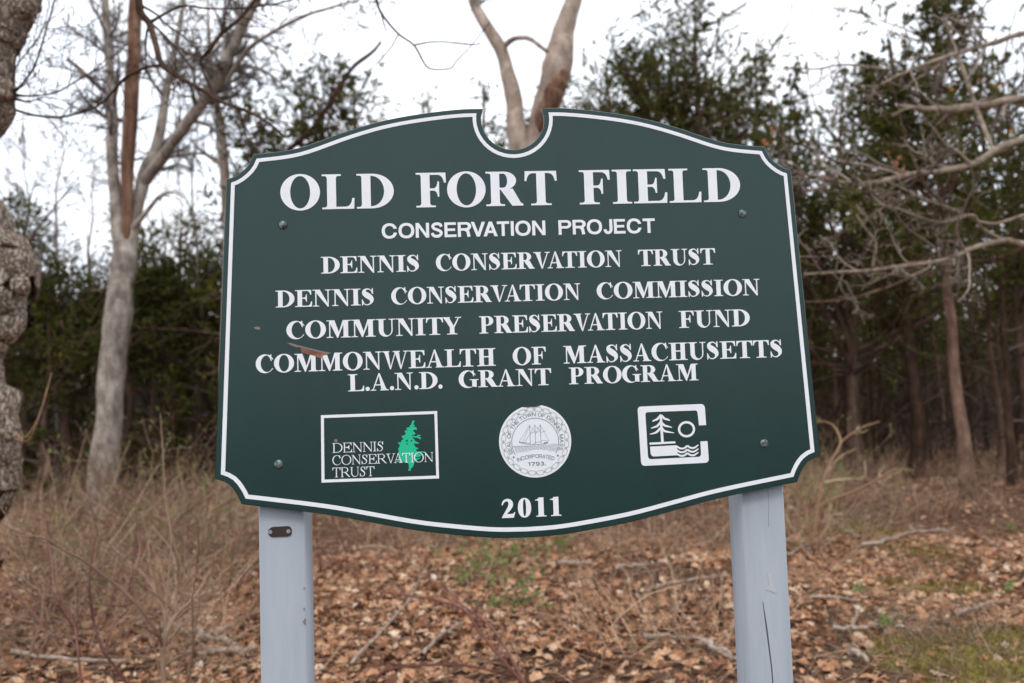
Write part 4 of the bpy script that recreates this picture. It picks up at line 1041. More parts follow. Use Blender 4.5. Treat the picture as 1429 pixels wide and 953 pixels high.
# round town seal in the middle
SC0 = on_sign(680 + 455 / 6.807, 550 + 445 / 6.807); SR = (on_sign(680 + 798 / 6.807, 550 + 445 / 6.807) - on_sign(680 + 112 / 6.807, 550 + 445 / 6.807))[0] / 2
SP = lambda pts: np.array([((x - 455) / 343., (445 - y) / 343.) for x, y in pts]) * SR + SC0
disc = ell(0, 0, 1, 1, n=72)
dent = [i for i, p in enumerate(disc) if p[1] > .955 and -.28 < p[0] < .16]
for i in dent: disc[i, 1] = .945
shape('seal_disc', [disc * SR + SC0], M['seal'], L1)
lip = [(355, 122), (400, 112), (450, 116), (500, 106), (525, 104), (505, 119), (455, 128), (395, 128)]
shape('seal_torn_lip', [SP(lip)], M['split'], L1 - .0002)
P = []
P2 = []
nlk = 24
for kk in range(nlk):                                       # chain round the rim
    a = 2 * math.pi * (kk + .5) / nlk; ca, sa = math.cos(a), math.sin(a)
    def loc(pts): return np.array([((.875 + q[1]) * ca - q[0] * sa, (.875 + q[1]) * sa + q[0] * ca) for q in pts])
    big = ell(0, 0, .105, .058, n=16, p=2.8)
    P2 += line(loc(big), .017, True)
    P2 += line(loc([(.062, 0), (.168, 0)]), .02)
P += line(ell(0, -.02, .65, .65, -31, 211, 60), .016)
def arc_word(text, r, a_mid, cap, style, center=(0, 0), span=None, flip=False, gap=.12):
    V, T, lo, hi = word_shape(text, style, gap)
    wid = (hi - lo) * cap
    s_ = (V[:, 0] - lo) / (hi - lo) - .5
    sp_ = math.radians(span) if span else wid / r
    a = math.radians(a_mid) - s_ * sp_
    rr_ = r + V[:, 1] * cap
    return np.column_stack([center[0] + rr_ * np.cos(a), center[1] + rr_ * np.sin(a)]), T
mbL = MB()
V, T = arc_word('SEAL OF THE TOWN OF DENNIS, MASS.', .685, 91.5, .105, FINE, span=231); plate(mbL, V * SR + SC0, T, L2, L1 + .0001)
V, T = arc_word('INCORPORATED', 1.53 - .02, 90, .105, ('sans', .15), center=(0, -.445 - 1.53), span=38.5); plate(mbL, V * SR + SC0, T, L2, L1 + .0001)
V, T, lo, hi = word_shape('1793.', ('sans', .19), .14); V = np.column_stack([-.215 + (V[:, 0] - lo) / (hi - lo) * .49, -.675 + V[:, 1] * .105]); plate(mbL, V * SR + SC0, T, L2, L1 + .0001)
for sx in (-.612, .615):
    st = np.array([((.045 if q % 2 == 0 else .018) * math.sin(q * math.pi / 5), (.045 if q % 2 == 0 else .018) * math.cos(q * math.pi / 5)) for q in range(10)])
    v, t = fill([st + [sx, -.42]]); plate(mbL, v * SR + SC0, t, L2, L1 + .0001)
mbL.build('seal_lettering', M['ink'], board)
U = lambda pts: [((x - 455) / 343., (445 - y) / 343.) for x, y in pts]
ship = []
for seg, w in (([(300, 450), (352, 466), (410, 476), (470, 478), (530, 474), (578, 462)], .012), ([(302, 446), (360, 458), (408, 464)], .010), ([(408, 288), (408, 470)], .012), ([(457, 288), (458, 470)], .012), ([(507, 288), (510, 472)], .012),
               ([(408, 292), (300, 448)], .006), ([(408, 300), (335, 452)], .006), ([(406, 378), (352, 456)], .007), ([(410, 376), (456, 350)], .009), ([(460, 370), (505, 348)], .009), ([(512, 366), (556, 352)], .009),
               ([(508, 292), (585, 446)], .006), ([(512, 444), (585, 446)], .008), ([(430, 468), (505, 452)], .008), ([(457, 292), (410, 372)], .005), ([(507, 292), (462, 366)], .005), ([(408, 300), (455, 345)], .006), ([(457, 300), (504, 345)], .006), ([(535, 466), (575, 460)], .02), ([(536, 474), (572, 468)], .016)):
    ship += line(U(seg), w)
sea = []
rs = random.Random(4)
for row in range(9):
    y = 487 + row * 7.2
    x = 242 + row * 3 + rs.random() * 8
    while x < 668 - row * 3:
        ln = rs.uniform(14, 38)
        arc_y = 530 + (x - 455) ** 2 / 850.
        if y < arc_y - 3:
            sea += line(U([(x, y), (x + ln * .33, y - 3), (x + ln * .66, y + 1.5), (x + ln, y - 1)]), .009)
        x += ln + rs.uniform(2, 8)
sea += line(U([(244, 490), (330, 490), (400, 494)]), .01) + line(U([(590, 480), (668, 478)]), .01)
mb = MB()
for q in P + ship:
    v, t = fill([q]); 
    if len(t): mb.add(np.column_stack([(v * SR + SC0)[:, 0], np.full(len(v), L2), (v * SR + SC0)[:, 1]]), None, t)
mb.build('seal_drawing', M['ink'], board)
mb = MB()
for q in P2 + sea:
    v, t = fill([q])
    if len(t): mb.add(np.column_stack([(v * SR + SC0)[:, 0], np.full(len(v), L2 + .00015), (v * SR + SC0)[:, 1]]), None, t)
mb.build('seal_shading', M['ink2'], board)

# landscape emblem on the right
Z7 = lambda pts: OS([(870 + x / 8.664, 550 + y / 8.664) for x, y in pts])
def rc(a, c, b_, k_=7): return qb(a, c, b_, k_)
outer = poly(rc((172, 200), (168, 152), (216, 149)), rc((930, 119), (975, 117), (984, 165)), (999, 373), (913, 378), (898, 245), rc((895, 225), (890, 195), (862, 197)), rc((300, 217), (262, 219), (265, 250)),
             rc((295, 740), (298, 788), (338, 786)), rc((900, 758), (938, 756), (936, 722)), (930, 572), (1015, 567), rc((1030, 780), (1032, 826), (985, 830)), rc((265, 866), (216, 868), (212, 815)))
pos = [outer]
neg = []
sun_o = ell(762, 424, 104, 98, n=40); sun_i = ell(762, 424, 76, 71, n=36)
pos += line(poly(ell(762, 424, 90, 84.5, n=40)), 27, True)
pos.append(np.array([(438, 250), (450, 240), (464, 255), (470, 330), (487, 578), (455, 580), (440, 330)], float))
for yy, xl, yl, xr, yr in ((262, 348, 330, 562, 320), (345, 332, 412, 586, 402), (412, 318, 484, 612, 468)):
    pos += vstroke([(448, yy - 6), (410, yy + 38), (375, yl - 14), (xl, yl)], [26, 26, 20, 8], 12)
    pos += vstroke([(458, yy - 6), (495, yy + 32), (540, yr - 12), (xr, yr)], [26, 26, 20, 8], 12)
pos.append(np.array([(315, 586), (626, 570), (628, 594), (317, 612)], float))
pos.append(poly((322, 634), (645, 617), (655, 738), rc((372, 753), (330, 752), (327, 705))))
for dy in (0, 45, 88):
    pos += vstroke([(645, 632 + dy), (690, 656 + dy), (735, 652 + dy), (772, 624 + dy)], [22, 22, 22, 22], 14)
    pos += vstroke([(772, 624 + dy), (812, 648 + dy), (855, 648 + dy), (906, 614 + dy)], [22, 22, 22, 12], 14)
v, t = fill(pos)
v = Z7(v); t = t[:, ::-1]
mb = MB(); plate(mb, v, t, L1, .0003); mb.build('landscape_emblem', M['white'], board)

# bolts, painted over
for bx, by in ((395, 314), (1036, 298), (389, 647.5), (1066.5, 618.5)):
    c = on_sign(bx, by); mb = MB()
    prof = [(.0088, .0002), (.0088, -.0014), (.0075, -.0032), (.0045, -.0046), (.0012, -.0051)]
    ns = 20; a = np.linspace(0, 2 * np.pi, ns, endpoint=False)
    V = np.vstack([np.column_stack([c[0] + r_ * np.cos(a), np.full(ns, y_), c[1] + r_ * np.sin(a)]) for r_, y_ in prof])
    Q = []
    for k_ in range(len(prof) - 1):
        for q in range(ns): Q.append((k_ * ns + q, k_ * ns + (q + 1) % ns, (k_ + 1) * ns + (q + 1) % ns, (k_ + 1) * ns + q))
    mb.add(V, Q, [((len(prof) - 1) * ns, (len(prof) - 1) * ns + q, (len(prof) - 1) * ns + q + 1) for q in range(1, ns - 1)])
    mb.build('bolt', M['bolt'], board, smooth=True)

# gouge in the board with raw wood, its peeled paint edge and small nicks
Z3 = lambda pts: OS([(340 + x / 3.969, 470 + y / 3.969) for x, y in pts])
shape('torn_patch', [Z3([(314, 58), (335, 58), (380, 72), (470, 92), (462, 100), (440, 104), (436, 117), (418, 116), (395, 106), (350, 95), (322, 88)])], M['raw_wood'], L1 - .0003)
shape('peeled_edge', [Z3([(238, 32), (262, 35), (300, 46), (380, 66), (430, 78), (484, 88), (474, 95), (440, 90), (380, 74), (320, 58), (292, 58), (262, 46)])], M['weathered'], L1 - .0006)
shape('paint_nick', [OS([(354, 457), (359, 455.5), (364, 457.5), (362, 460), (357, 459.5)])], M['weathered'], L1)
shape('dirt_speck', [OS([(466, 614), (469, 612.5), (471.5, 614.5), (470, 617), (467, 616.5)])], M['weathered'], L2)

# posts
def post(cx, w, top):
    mb = MB(); c = .0035; y0, y1 = TH + .0004, TH + .0004 + w
    ring = np.array([(cx - w / 2 + c, y0), (cx + w / 2 - c, y0), (cx + w / 2, y0 + c), (cx + w / 2, y1 - c), (cx + w / 2 - c, y1), (cx - w / 2 + c, y1), (cx - w / 2, y1 - c), (cx - w / 2, y0 + c)])
    V = []
    for zz in (-.4, top): V.append(np.column_stack([ring, np.full(8, zz)]))
    V = np.vstack(V)
    Q = [(q, (q + 1) % 8, 8 + (q + 1) % 8, 8 + q) for q in range(8)]
    mb.add(V, Q, [(8, 8 + q, 9 + q) for q in range(1, 7)])
    return mb.build('post', M['post'], sign), y0
xl = np.mean([on_sign(360.8, 740, TH)[0], on_sign(424.6, 740, TH)[0]]); xr = np.mean([on_sign(1037.5, 715, TH)[0], on_sign(1094, 715, TH)[0]])
print('posts', xl, xr, on_sign(424.6, 740, TH)[0] - on_sign(360.8, 740, TH)[0], on_sign(1094, 715, TH)[0] - on_sign(1037.5, 715, TH)[0])
PWD = .089
pl_, yf = post(xl, PWD, EYE + .36); pr_, _ = post(xr, PWD, EYE + .36)
OF = lambda pts: np.array([on_sign(x, y, yf) for x, y in pts])
def on_post(name, p, pts, material, lift, back=None):
    v, t = fill([OF(pts)]); mb = MB(); plate(mb, v, t, yf - lift, yf + .0005 if back is None else back); return mb.build(name, material, p)
Z8 = lambda pts: [(330 + x / 3.145, 650 + y / 3.145) for x, y in pts]
on_post('tag_plate', pl_, Z8([(150, 272), (160, 268), (225, 264), (236, 267), (242, 276), (243, 296), (236, 306), (222, 309), (160, 312), (148, 309), (141, 298), (140, 281)]), M['bronze'], .002)
for sx, sy in ((150, 289), (229, 286)):
    on_post('tag_screw', pl_, Z8([(sx + 9 * math.cos(a), sy + 9 * math.sin(a)) for a in np.linspace(0, 6.28, 14)[:-1]]), M['steel'], .0034)
on_post('paint_chip', pl_, Z8([(290, 684), (300, 670), (304.5, 668), (305, 698), (298, 696)]), M['weathered'], .0006)
for cx_, cy_, r_ in ((425.2, 821, 1.4), (425.2, 850, 1.8)):
    on_post('paint_chip', pl_, [(cx_ - r_, cy_), (cx_ - r_ * .4, cy_ - r_ * 1.3), (cx_, cy_ - r_), (cx_, cy_ + r_ * 1.1), (cx_ - r_ * .6, cy_ + r_)], M['weathered'], .0006)
ZP = lambda pts: [(980 + x / 3.183, 660 + y / 3.183) for x, y in pts]
on_post('wood_split', pr_, ZP([(268, 572), (270, 571), (276, 610), (289, 690), (299, 770), (310, 860), (318, 960), (313.5, 960), (305, 860), (294, 775), (284, 700), (273, 615)]), M['split'], .0005)
on_post('wood_split', pr_, ZP([(289.4, 60), (290.6, 60), (296.4, 140), (295, 240), (294, 240), (295, 140)]), M['split_faint'], .0004)
on_post('paint_smear', pr_, ZP([(290, 440), (306, 445), (318, 500), (334, 528), (326, 534), (300, 522), (282, 520), (282, 512), (298, 500)]), M['smear'], .0008)
# ------------------------------------------------------------------ leaf litter
g = np.random.default_rng(101)
def leaf_template(seed, lobes=3):
    q = np.random.default_rng(seed); n_ = 8
    t = np.linspace(0, 1, n_)
    w = np.sin(np.pi * t ** .8) ** .7 * .30
    w *= 1 + .34 * np.where(np.arange(n_) % 2 == 0, -1, 1) * (lobes > 0); w[0], w[-1] = .012, .02
    curl = q.uniform(-.5, .9); bend = q.uniform(-.9, .9); twist = q.uniform(-.5, .5)
    V = []
    for k_ in range(n_):
        for s_ in (-1, 0, 1):
            x = t[k_] - .5; y = s_ * w[k_] * q.uniform(.85, 1.15)
            z = curl * y * y * 2.2 + bend * x * x * .9 + twist * x * y + q.normal(0, .012)
            V.append((x, y, z))
    Q = []
    for k_ in range(n_ - 1):
        for s_ in range(2):
            i_ = k_ * 3 + s_; Q.append((i_, i_ + 3, i_ + 4, i_ + 1))
    return np.array(V), np.array(Q)
TPL = [leaf_template(s_, s_ % 4) for s_ in range(12)]
SIMPLE = [(np.array([(-.5, 0, 0), (0, -.22, .1), (.5, 0, .02), (0, .24, .12)]), np.array([(0, 1, 2, 3)]))]
def strew(mb, xy, size, tilt, tpls, lift=(0, .03), tone=None):
    n_ = len(xy); which = g.integers(0, len(tpls), n_)
    z = gz(xy[:, 0], xy[:, 1]) + g.uniform(lift[0], lift[1], n_)
    az, ax = g.uniform(0, 2 * np.pi, n_), g.uniform(0, 2 * np.pi, n_)
    ti = np.abs(g.normal(0, tilt, n_)); s_ = g.uniform(size[0], size[1], n_) * g.uniform(.7, 1.15, n_)
    # rotation: spin about z, then tilt about a random horizontal axis
    K = np.stack([np.cos(ax), np.sin(ax), np.zeros(n_)], 1)
    def rot(V):  # V (n,k,3)
        c, s2 = np.cos(az)[:, None], np.sin(az)[:, None]
        A = np.stack([V[..., 0] * c - V[..., 1] * s2, V[..., 0] * s2 + V[..., 1] * c, V[..., 2]], -1)
        ct, st = np.cos(ti)[:, None, None], np.sin(ti)[:, None, None]
        k_ = np.broadcast_to(K[:, None, :], A.shape)
        return A * ct + np.cross(k_, A) * st + k_ * (k_ * A).sum(-1, keepdims=True) * (1 - ct)
    tone = g.beta(2.1, 2.0, n_) if tone is None else tone
    R_all = None
    for w_, (V, Q) in enumerate(tpls):
        m_ = which == w_
        if not m_.any(): continue
        k_ = m_.sum()
        A = np.zeros((n_, len(V), 3)); A[:] = V[None]
        A = rot(A)[m_] * s_[m_][:, None, None]
        A += np.stack([xy[m_, 0], xy[m_, 1], z[m_] + .012], 1)[:, None, :]
        QQ = (Q[None] + (np.arange(k_) * len(V))[:, None, None]).reshape(-1, 4)
        mb.add(A.reshape(-1, 3), QQ, None, np.repeat(tone[m_], len(V)))

def spread(n_, y0, y1, pw=.5):
    y = y0 + (y1 - y0) * g.random(n_) ** pw
    return np.stack([g.uniform(-1, 1, n_) * (.74 * y + .8), y], 1)
def density(xy):
    """patchiness of the litter"""
    v = np.array([mn.noise(Vector((x * .8, y * .8, 3.3))) for x, y in xy])
    return v
mb = MB()
xy = spread(38000, 3.2, 8.4, .62); k_ = g.random(len(xy)) < .70 + 1.1 * density(xy)
strew(mb, xy[k_], (.038, .104), .48, TPL)
xy = spread(28000, 7.5, 18, .55)
strew(mb, xy, (.05, .11), .55, SIMPLE, (0, .04))
xy = spread(14000, 3.2, 9, .6); strew(mb, xy, (.015, .05), .7, SIMPLE, (.005, .04), g.beta(1.3, 1.6, 14000))
tag(mb.build('leaf_litter', M['leaf']), kind='stuff')

# fine dry twigs and needles lying in the leaves
mb = MB(); n_ = 15000
xy = spread(n_, 3.3, 14, .75); d = g.normal(0, 1, (n_, 3)) * [1, 1, .12]
P = wander_paths(g, np.column_stack([xy, gz(xy[:, 0], xy[:, 1]) + g.uniform(.012, .05, n_)]), d, g.uniform(.08, .5, n_), 4, .16)
tubes(mb, P, taper(g.uniform(.0012, .0035, n_), 4, .5), 3, g.random(n_), False)
tag(mb.build('twig_litter', M['twig_tan']), kind='stuff')

# thin upright dry stems standing through the litter
mb = MB(); n_ = 17000
y = 4.8 + 11 * g.random(n_) ** .8; x = g.uniform(-1, 1, n_) * (.72 * y + .6)
dens = np.array([mn.noise(Vector((a_ * .55, b_ * .55, 9.1))) for a_, b_ in zip(x, y)]) + np.where(x < -.8, -.08, -.24) + np.where(y > 8.5, .14, -.08) - np.where((x > 2.2) & (y < 9), .2, 0)
k_ = dens > 0; x, y = x[k_], y[k_]; n_ = len(x)
P = wander_paths(g, np.stack([x, y, gz(x, y)], 1), g.normal(0, .7, (n_, 3)) + [0, 0, .9], g.uniform(.15, .8, n_) * np.where(x < -1, 1.25, .9), 6, .22, (0, 0, -.05))
R = taper(g.uniform(.002, .0055, n_), 6, .4)
tubes(mb, P, R, 3, g.random(n_), False)
C, CR, _ = kids(g, P, R, 2, .3, 1, .5, (25, 60), 4, .2, (0, 0, 0), .7, .5, None, .001); tubes(mb, C, CR, 3, g.random(len(C)), False)
tag(mb.build('dry_undergrowth', M['twig_tan']), kind='stuff')

# ------------------------------------------------------------------ sticks lying on the litter
def stick(pix, w, label, forks=(), material='stick', lift=.05):
    """pix: photo pixels along the stick as it lies; w: thickness in metres"""
    G = np.array([ground_at(*p) for p in pix]); G[:, 2] = gz(G[:, 0], G[:, 1]) + lift + w / 2
    s_ = smooth_path(G, 12); s_ += g.normal(0, w * .16, s_.shape)
    base = s_[0].copy()
    o = empty('fallen_stick', base, 0, label, 'stick', 'sticks on the leaf litter')
    mb = MB(); R = np.linspace(w / 2, w / 2 * .55, 12); tubes(mb, s_ - base, R * g.uniform(.88, 1.12, 12), 8)
    mb.build('stem', M[material], o, smooth=True)
    for f_ in forks:
        F = np.array([ground_at(*p) for p in f_]); F[:, 2] = gz(F[:, 0], F[:, 1]) + lift + w / 2 + np.linspace(0, .03, len(F))
        q = smooth_path(F, 8); mb = MB(); tubes(mb, q - base, np.linspace(w * .38, w * .2, 8), 6); mb.build('fork', M[material], o, smooth=True)
    return o
ZB = lambda pts: [(x / 1.895, 450 + y / 1.895) for x, y in pts]
ZC = lambda pts: [(420 + x / 2.305, 700 + y / 2.305) for x, y in pts]
ZR = lambda pts: [(980 + x / 3.183, 660 + y / 3.183) for x, y in pts]
stick(ZB([(46, 712), (90, 680), (135, 645), (168, 615)]), .045, 'pale grey straight stick lying left of the shrub')
stick(ZB([(430, 832), (500, 848), (560, 862), (625, 888)]), .06, 'grey weathered log lying left of the left post', [ZB([(560, 862), (590, 850), (620, 842)])])
stick(ZB([(505, 914), (560, 904), (620, 898), (682, 896)]), .05, 'pale log touching the view of the left post near the bottom')
stick(ZB([(355, 830), (385, 812), (420, 800)]), .035, 'short pale stick beside the grey weathered log')
stick(ZC([(160, 560), (240, 470), (310, 390), (350, 340), (380, 270), (412, 225)]), .022, 'long pale thin stick leaning up the slope right of the left post')
stick(ZC([(1098, 466), (1160, 466), (1210, 470), (1290, 485), (1392, 545)]), .035, 'tan stick with a broken reddish end left of the right post')
stick(ZC([(1110, 318), (1180, 292), (1280, 275), (1384, 266)]), .03, 'pale thin branch lying left of the right post higher up')
stick(ZC([(1010, 240), (1070, 232), (1125, 232)]), .04, 'short grey stick far under the sign on the right')
stick(ZC([(820, 225), (870, 222), (925, 226)]), .045, 'short grey stick far under the middle of the sign')
stick(ZC([(385, 530), (420, 495), (470, 450), (520, 420)]), .028, 'pale twisted stick near the middle bottom', [ZC([(470, 450), (482, 462), (492, 470)])])
stick(ZR([(715, 352), (780, 345), (860, 318), (960, 292), (1100, 288)]), .045, 'long curved grey branch lying right of the right post', [ZR([(700, 322), (640, 290), (590, 272), (470, 250)])])
stick(ZR([(585, 735), (650, 738), (740, 730), (820, 710), (865, 676)]), .03, 'pale forked stick right of the right post near the bottom', [ZR([(680, 748), (672, 720), (700, 695)])])
stick(ZR([(380, 400), (440, 360), (520, 335), (600, 320)]), .03, 'tan stick lying against the right post')
stick(ZR([(1120, 680), (1200, 650), (1260, 625), (1330, 615)]), .03, 'thin pale stick over the moss at the right')
stick(ZR([(480, 590), (580, 588), (700, 612)]), .022, 'thin pinkish stick in the leaves right of the right post')
stick(ZR([(660, 840), (700, 855), (740, 890)]), .04, 'short pale bark piece at the bottom right')
stick(ZR([(0, 800), (60, 830), (150, 880)]), .045, 'pale stick end reaching behind the right post at the bottom')
stick(ZR([(1240, 320), (1300, 350), (1340, 350)]), .03, 'short grey stick near the right edge below the woods')
stick(ZB([(30, 900), (120, 915), (230, 920), (330, 925)]), .03, 'dull brown stick across the bottom left')

# ------------------------------------------------------------------ moss and small green plants on the right
def moss(cx, cy, rx, ry, label, seed):
    q = np.random.default_rng(seed); c = ground_at(cx, cy); mb = MB(); n1, n2 = 12, 40
    VV = [(c[0], c[1], float(gz(c[0], c[1])) + .042)]
    for i_ in range(1, n1 + 1):
        for j_ in range(n2):
            a_ = 2 * math.pi * j_ / n2; f = i_ / n1; irr = 1 + .35 * mn.noise(Vector((math.cos(a_) * 1.6 + seed, math.sin(a_) * 1.6, 2)))
            x_, y_ = c[0] + rx * f * irr * math.cos(a_), c[1] + ry * f * irr * math.sin(a_)
            VV.append((x_, y_, float(gz(x_, y_)) + .042 * (1 - f ** 2) ** .7 + .012 * mn.noise(Vector((x_ * 14, y_ * 14, 1))) - .012 * f))
    T_ = [(0, 1 + j_, 1 + (j_ + 1) % n2) for j_ in range(n2)]
    Q = [(1 + (i_ - 1) * n2 + j_, 1 + i_ * n2 + j_, 1 + i_ * n2 + (j_ + 1) % n2, 1 + (i_ - 1) * n2 + (j_ + 1) % n2) for i_ in range(1, n1) for j_ in range(n2)]
    mb.add(VV, Q, T_)
    k_ = int(5200 * rx * ry) + 200                        # short upright moss shoots
    a_, f = q.uniform(0, 6.28, k_), np.sqrt(q.random(k_)) * .95
    x_, y_ = c[0] + rx * f * np.cos(a_), c[1] + ry * f * np.sin(a_)
    p = np.stack([x_, y_, gz(x_, y_) + .042 * (1 - f ** 2) ** .7], 1); d = q.normal(0, .5, (k_, 3)) + [0, 0, 1]
    d = nrm(d) * q.uniform(.015, .05, (k_, 1)); s_ = nrm(np.cross(d, q.normal(0, 1, (k_, 3)))) * .004
    mb.add(np.stack([p - s_, p + s_, p + d], 1).reshape(-1, 3), None, np.arange(k_ * 3).reshape(-1, 3), np.repeat(q.random(k_), 3))
    return tag(mb.build('moss', M['moss'], smooth=False), kind='stuff')
M['moss'] = by_attr('moss', [(0, (.09, .075, .016)), (.5, (.19, .165, .035)), (1, (.34, .28, .08))], .9, .1, (9, (.6, .5, .5), (1.15, 1.15, 1)))
for k_, q in enumerate([(1285, 772, .42, .5), (1290, 826, .5, .35), (1258, 905, .22, .2), (1340, 915, .55, .30), (1400, 896, .5, .22), (1385, 935, .45, .25), (1215, 745, .4, .5), (1345, 828, .25, .3)]):
    moss(*q, '', 500 + k_)

# dry grass among the moss at the right
mb = MB(); q = np.random.default_rng(77); k_ = 5200
cx = np.array([ground_at(*p)[:2] for p in ((1290, 900), (1340, 930), (1390, 905), (1260, 880), (1400, 940), (1320, 870), (1220, 720), (1300, 790))])
xy = cx[q.integers(0, len(cx), k_)] + q.normal(0, .28, (k_, 2)); d = q.normal(0, .8, (k_, 3)) * [1, 1, .4] + [0, 0, .35]
P = wander_paths(q, np.column_stack([xy, gz(xy[:, 0], xy[:, 1]) + .01]), d, q.uniform(.06, .22, k_), 4, .2, (0, 0, -.12))
tubes(mb, P, taper(np.full(k_, .0017), 4, .3), 3, q.random(k_), False)
tag(mb.build('dry_grass', M['grass_dry']), kind='stuff')

def leafy(mb, P, per, size, g, tone=(0, 1)):
    """small rounded leaves along stem paths"""
    T, N, _ = P.shape; pi = np.repeat(np.arange(T), per); k_ = len(pi)
    f = g.uniform(.25, 1, k_) * (N - 1.001); i_ = f.astype(int); fr = (f - i_)[:, None]
    p = P[pi, i_] * (1 - fr) + P[pi, i_ + 1] * fr
    d = nrm(g.normal(0, 1, (k_, 3)) + [0, 0, .5]); L = g.uniform(size * .5, size * 1.2, k_)[:, None]
    s_ = nrm(np.cross(d, g.normal(0, 1, (k_, 3)))) * L * .32
    V = np.stack([p, p + d * L * .4 + s_, p + d * L, p + d * L * .4 - s_], 1).reshape(-1, 3)
    mb.add(V, np.arange(k_ * 4).reshape(-1, 4), None, np.repeat(tone[0] + (tone[1] - tone[0]) * g.random(k_), 4))

def plant(name, base, label, cat, stems, seed, height, spread_=.6, stem_mat='twig_tan', r0=.004, sub=(5, 3), leaf=None, leaf_n=0, leaf_size=.02, arch=-.05, group=None, extra=()):
    g = np.random.default_rng(seed)
    o = empty(name, base, 0, label, cat, group)
    st = np.zeros((stems, 3)); st[:, :2] = g.normal(0, .06 * spread_, (stems, 2))
    P = wander_paths(g, st, g.normal(0, spread_, (stems, 3)) * [1, 1, .2] + [0, 0, 1], height * g.uniform(.55, 1.15, stems), 10, .13, (0, 0, arch))
    R = taper(r0 * g.uniform(.6, 1.2, stems), 10, .3)
    sets = [(P, R)] + [(p_[None] - base, r_[None]) for p_, r_ in extra]
    mb = MB(); lb = MB()
    for P, R in sets:
        tubes(mb, P, R, 6, g.random(len(P)), False)
        D, DR = P, R
        for q in sub:
            D, DR, _ = kids(g, D, DR, q, .15, 1, .42, (25, 65), 6, .2, (0, 0, .03), .6, .4, None, .0011)
            tubes(mb, D, DR, 4 if DR.max() > .003 else 3, g.random(len(D)), False)
            if leaf and leaf_n: leafy(lb, D, leaf_n, leaf_size, g)
    mb.build('crown', M[stem_mat], o, smooth=True)
    if leaf and leaf_n: lb.build('leaves', M[leaf], o)
    return o

# big forked shrub in the left foreground
def LZ(pts, d0, n=12): return limb([(x / 1.895, 450 + y / 1.895, d0 + dd, w * .78 * d0 / F_PX / 2 / 1.895) for x, y, dd, w in pts], n)
D_ = 3.95
main = [LZ([(430, 1010, 0, 20), (432, 945, 0, 18), (430, 890, 0, 17), (430, 845, 0, 17), (452, 795, .05, 13), (470, 768, .1, 12), (505, 735, .15, 10), (535, 695, .25, 8), (556, 650, .3, 6)], D_, 18),
        LZ([(430, 850, 0, 14), (402, 800, -.05, 13), (362, 745, -.1, 12), (318, 703, -.1, 12), (262, 660, -.15, 11), (215, 625, -.2, 10), (160, 598, -.25, 8), (120, 572, -.3, 8), (60, 558, -.3, 7), (12, 538, -.3, 5)], D_, 20),
        LZ([(466, 772, .1, 10), (430, 735, .2, 8), (385, 700, .3, 7), (340, 655, .4, 6), (300, 600, .5, 5), (240, 540, .6, 4)], D_, 14),
        LZ([(432, 860, 0, 11), (440, 760, .1, 8), (446, 660, .2, 7), (452, 560, .3, 6), (436, 450, .4, 6), (430, 330, .5, 5), (424, 240, .55, 3)], D_, 16)]
plant('bare_shrub', base_at(430 / 1.895, D_), 'nearest forked bare shrub with long tan stems left of the left post', 'shrub', 7, 201, 1.15, .55, 'twig_brown', .006, (6, 4), 'bud', 1, .012, 0, None, main)
specs = [(60, 6.0, 'bare shrub with arching stems at the far left', 1.3, 9), (130, 7.2, 'tangled shrub in front of the foot of the grey tree', 1.3, 10), (205, 8.6, 'budding shrub beside the grey trunk with tall tan shoots', 1.9, 14), (265, 8.0, 'bushy shrub with bright buds just left of the sign', 1.6, 12),
         (320, 7.0, 'thicket of brown stems under the left corner of the sign', 1.2, 12), (235, 6.0, 'low brown shrub between the forked shrub and the grey tree', 1.0, 10), (165, 9.5, 'reddish shrub behind the grey trunk', 1.7, 12), (20, 8.5, 'shrub below the knobs of the gnarled trunk', 1.2, 9),
         (405, 9.5, 'brown thicket seen right behind the left post', 1.0, 10), (500, 10.2, 'brown thicket under the left half of the sign', .95, 10), (590, 10.5, 'low tangled thicket under the sign left of the green plants', .9, 10), (860, 10.2, 'low thicket under the right half of the sign', .9, 9), (950, 9.8, 'dry thicket left of the right post', 1.0, 10), (340, 10, 'thicket behind the lower left corner of the board', 1.2, 10), (100, 10.5, 'hazy shrub between the gnarled and grey trees', 1.2, 10)]
for k_, (px_, dd, lab, H, ns) in enumerate(specs):
    plant('bare_shrub', base_at(px_, dd), lab, 'shrub', int(ns * 1.5), 220 + k_, H, .75, ['twig_brown', 'twig_tan', 'twig_red', 'twig_tan'][k_ % 4], .007, (5, 4), 'bud' if k_ in (1, 2, 3, 13) else None, 2, .024, -.03, 'bare shrubs on the leaf litter')
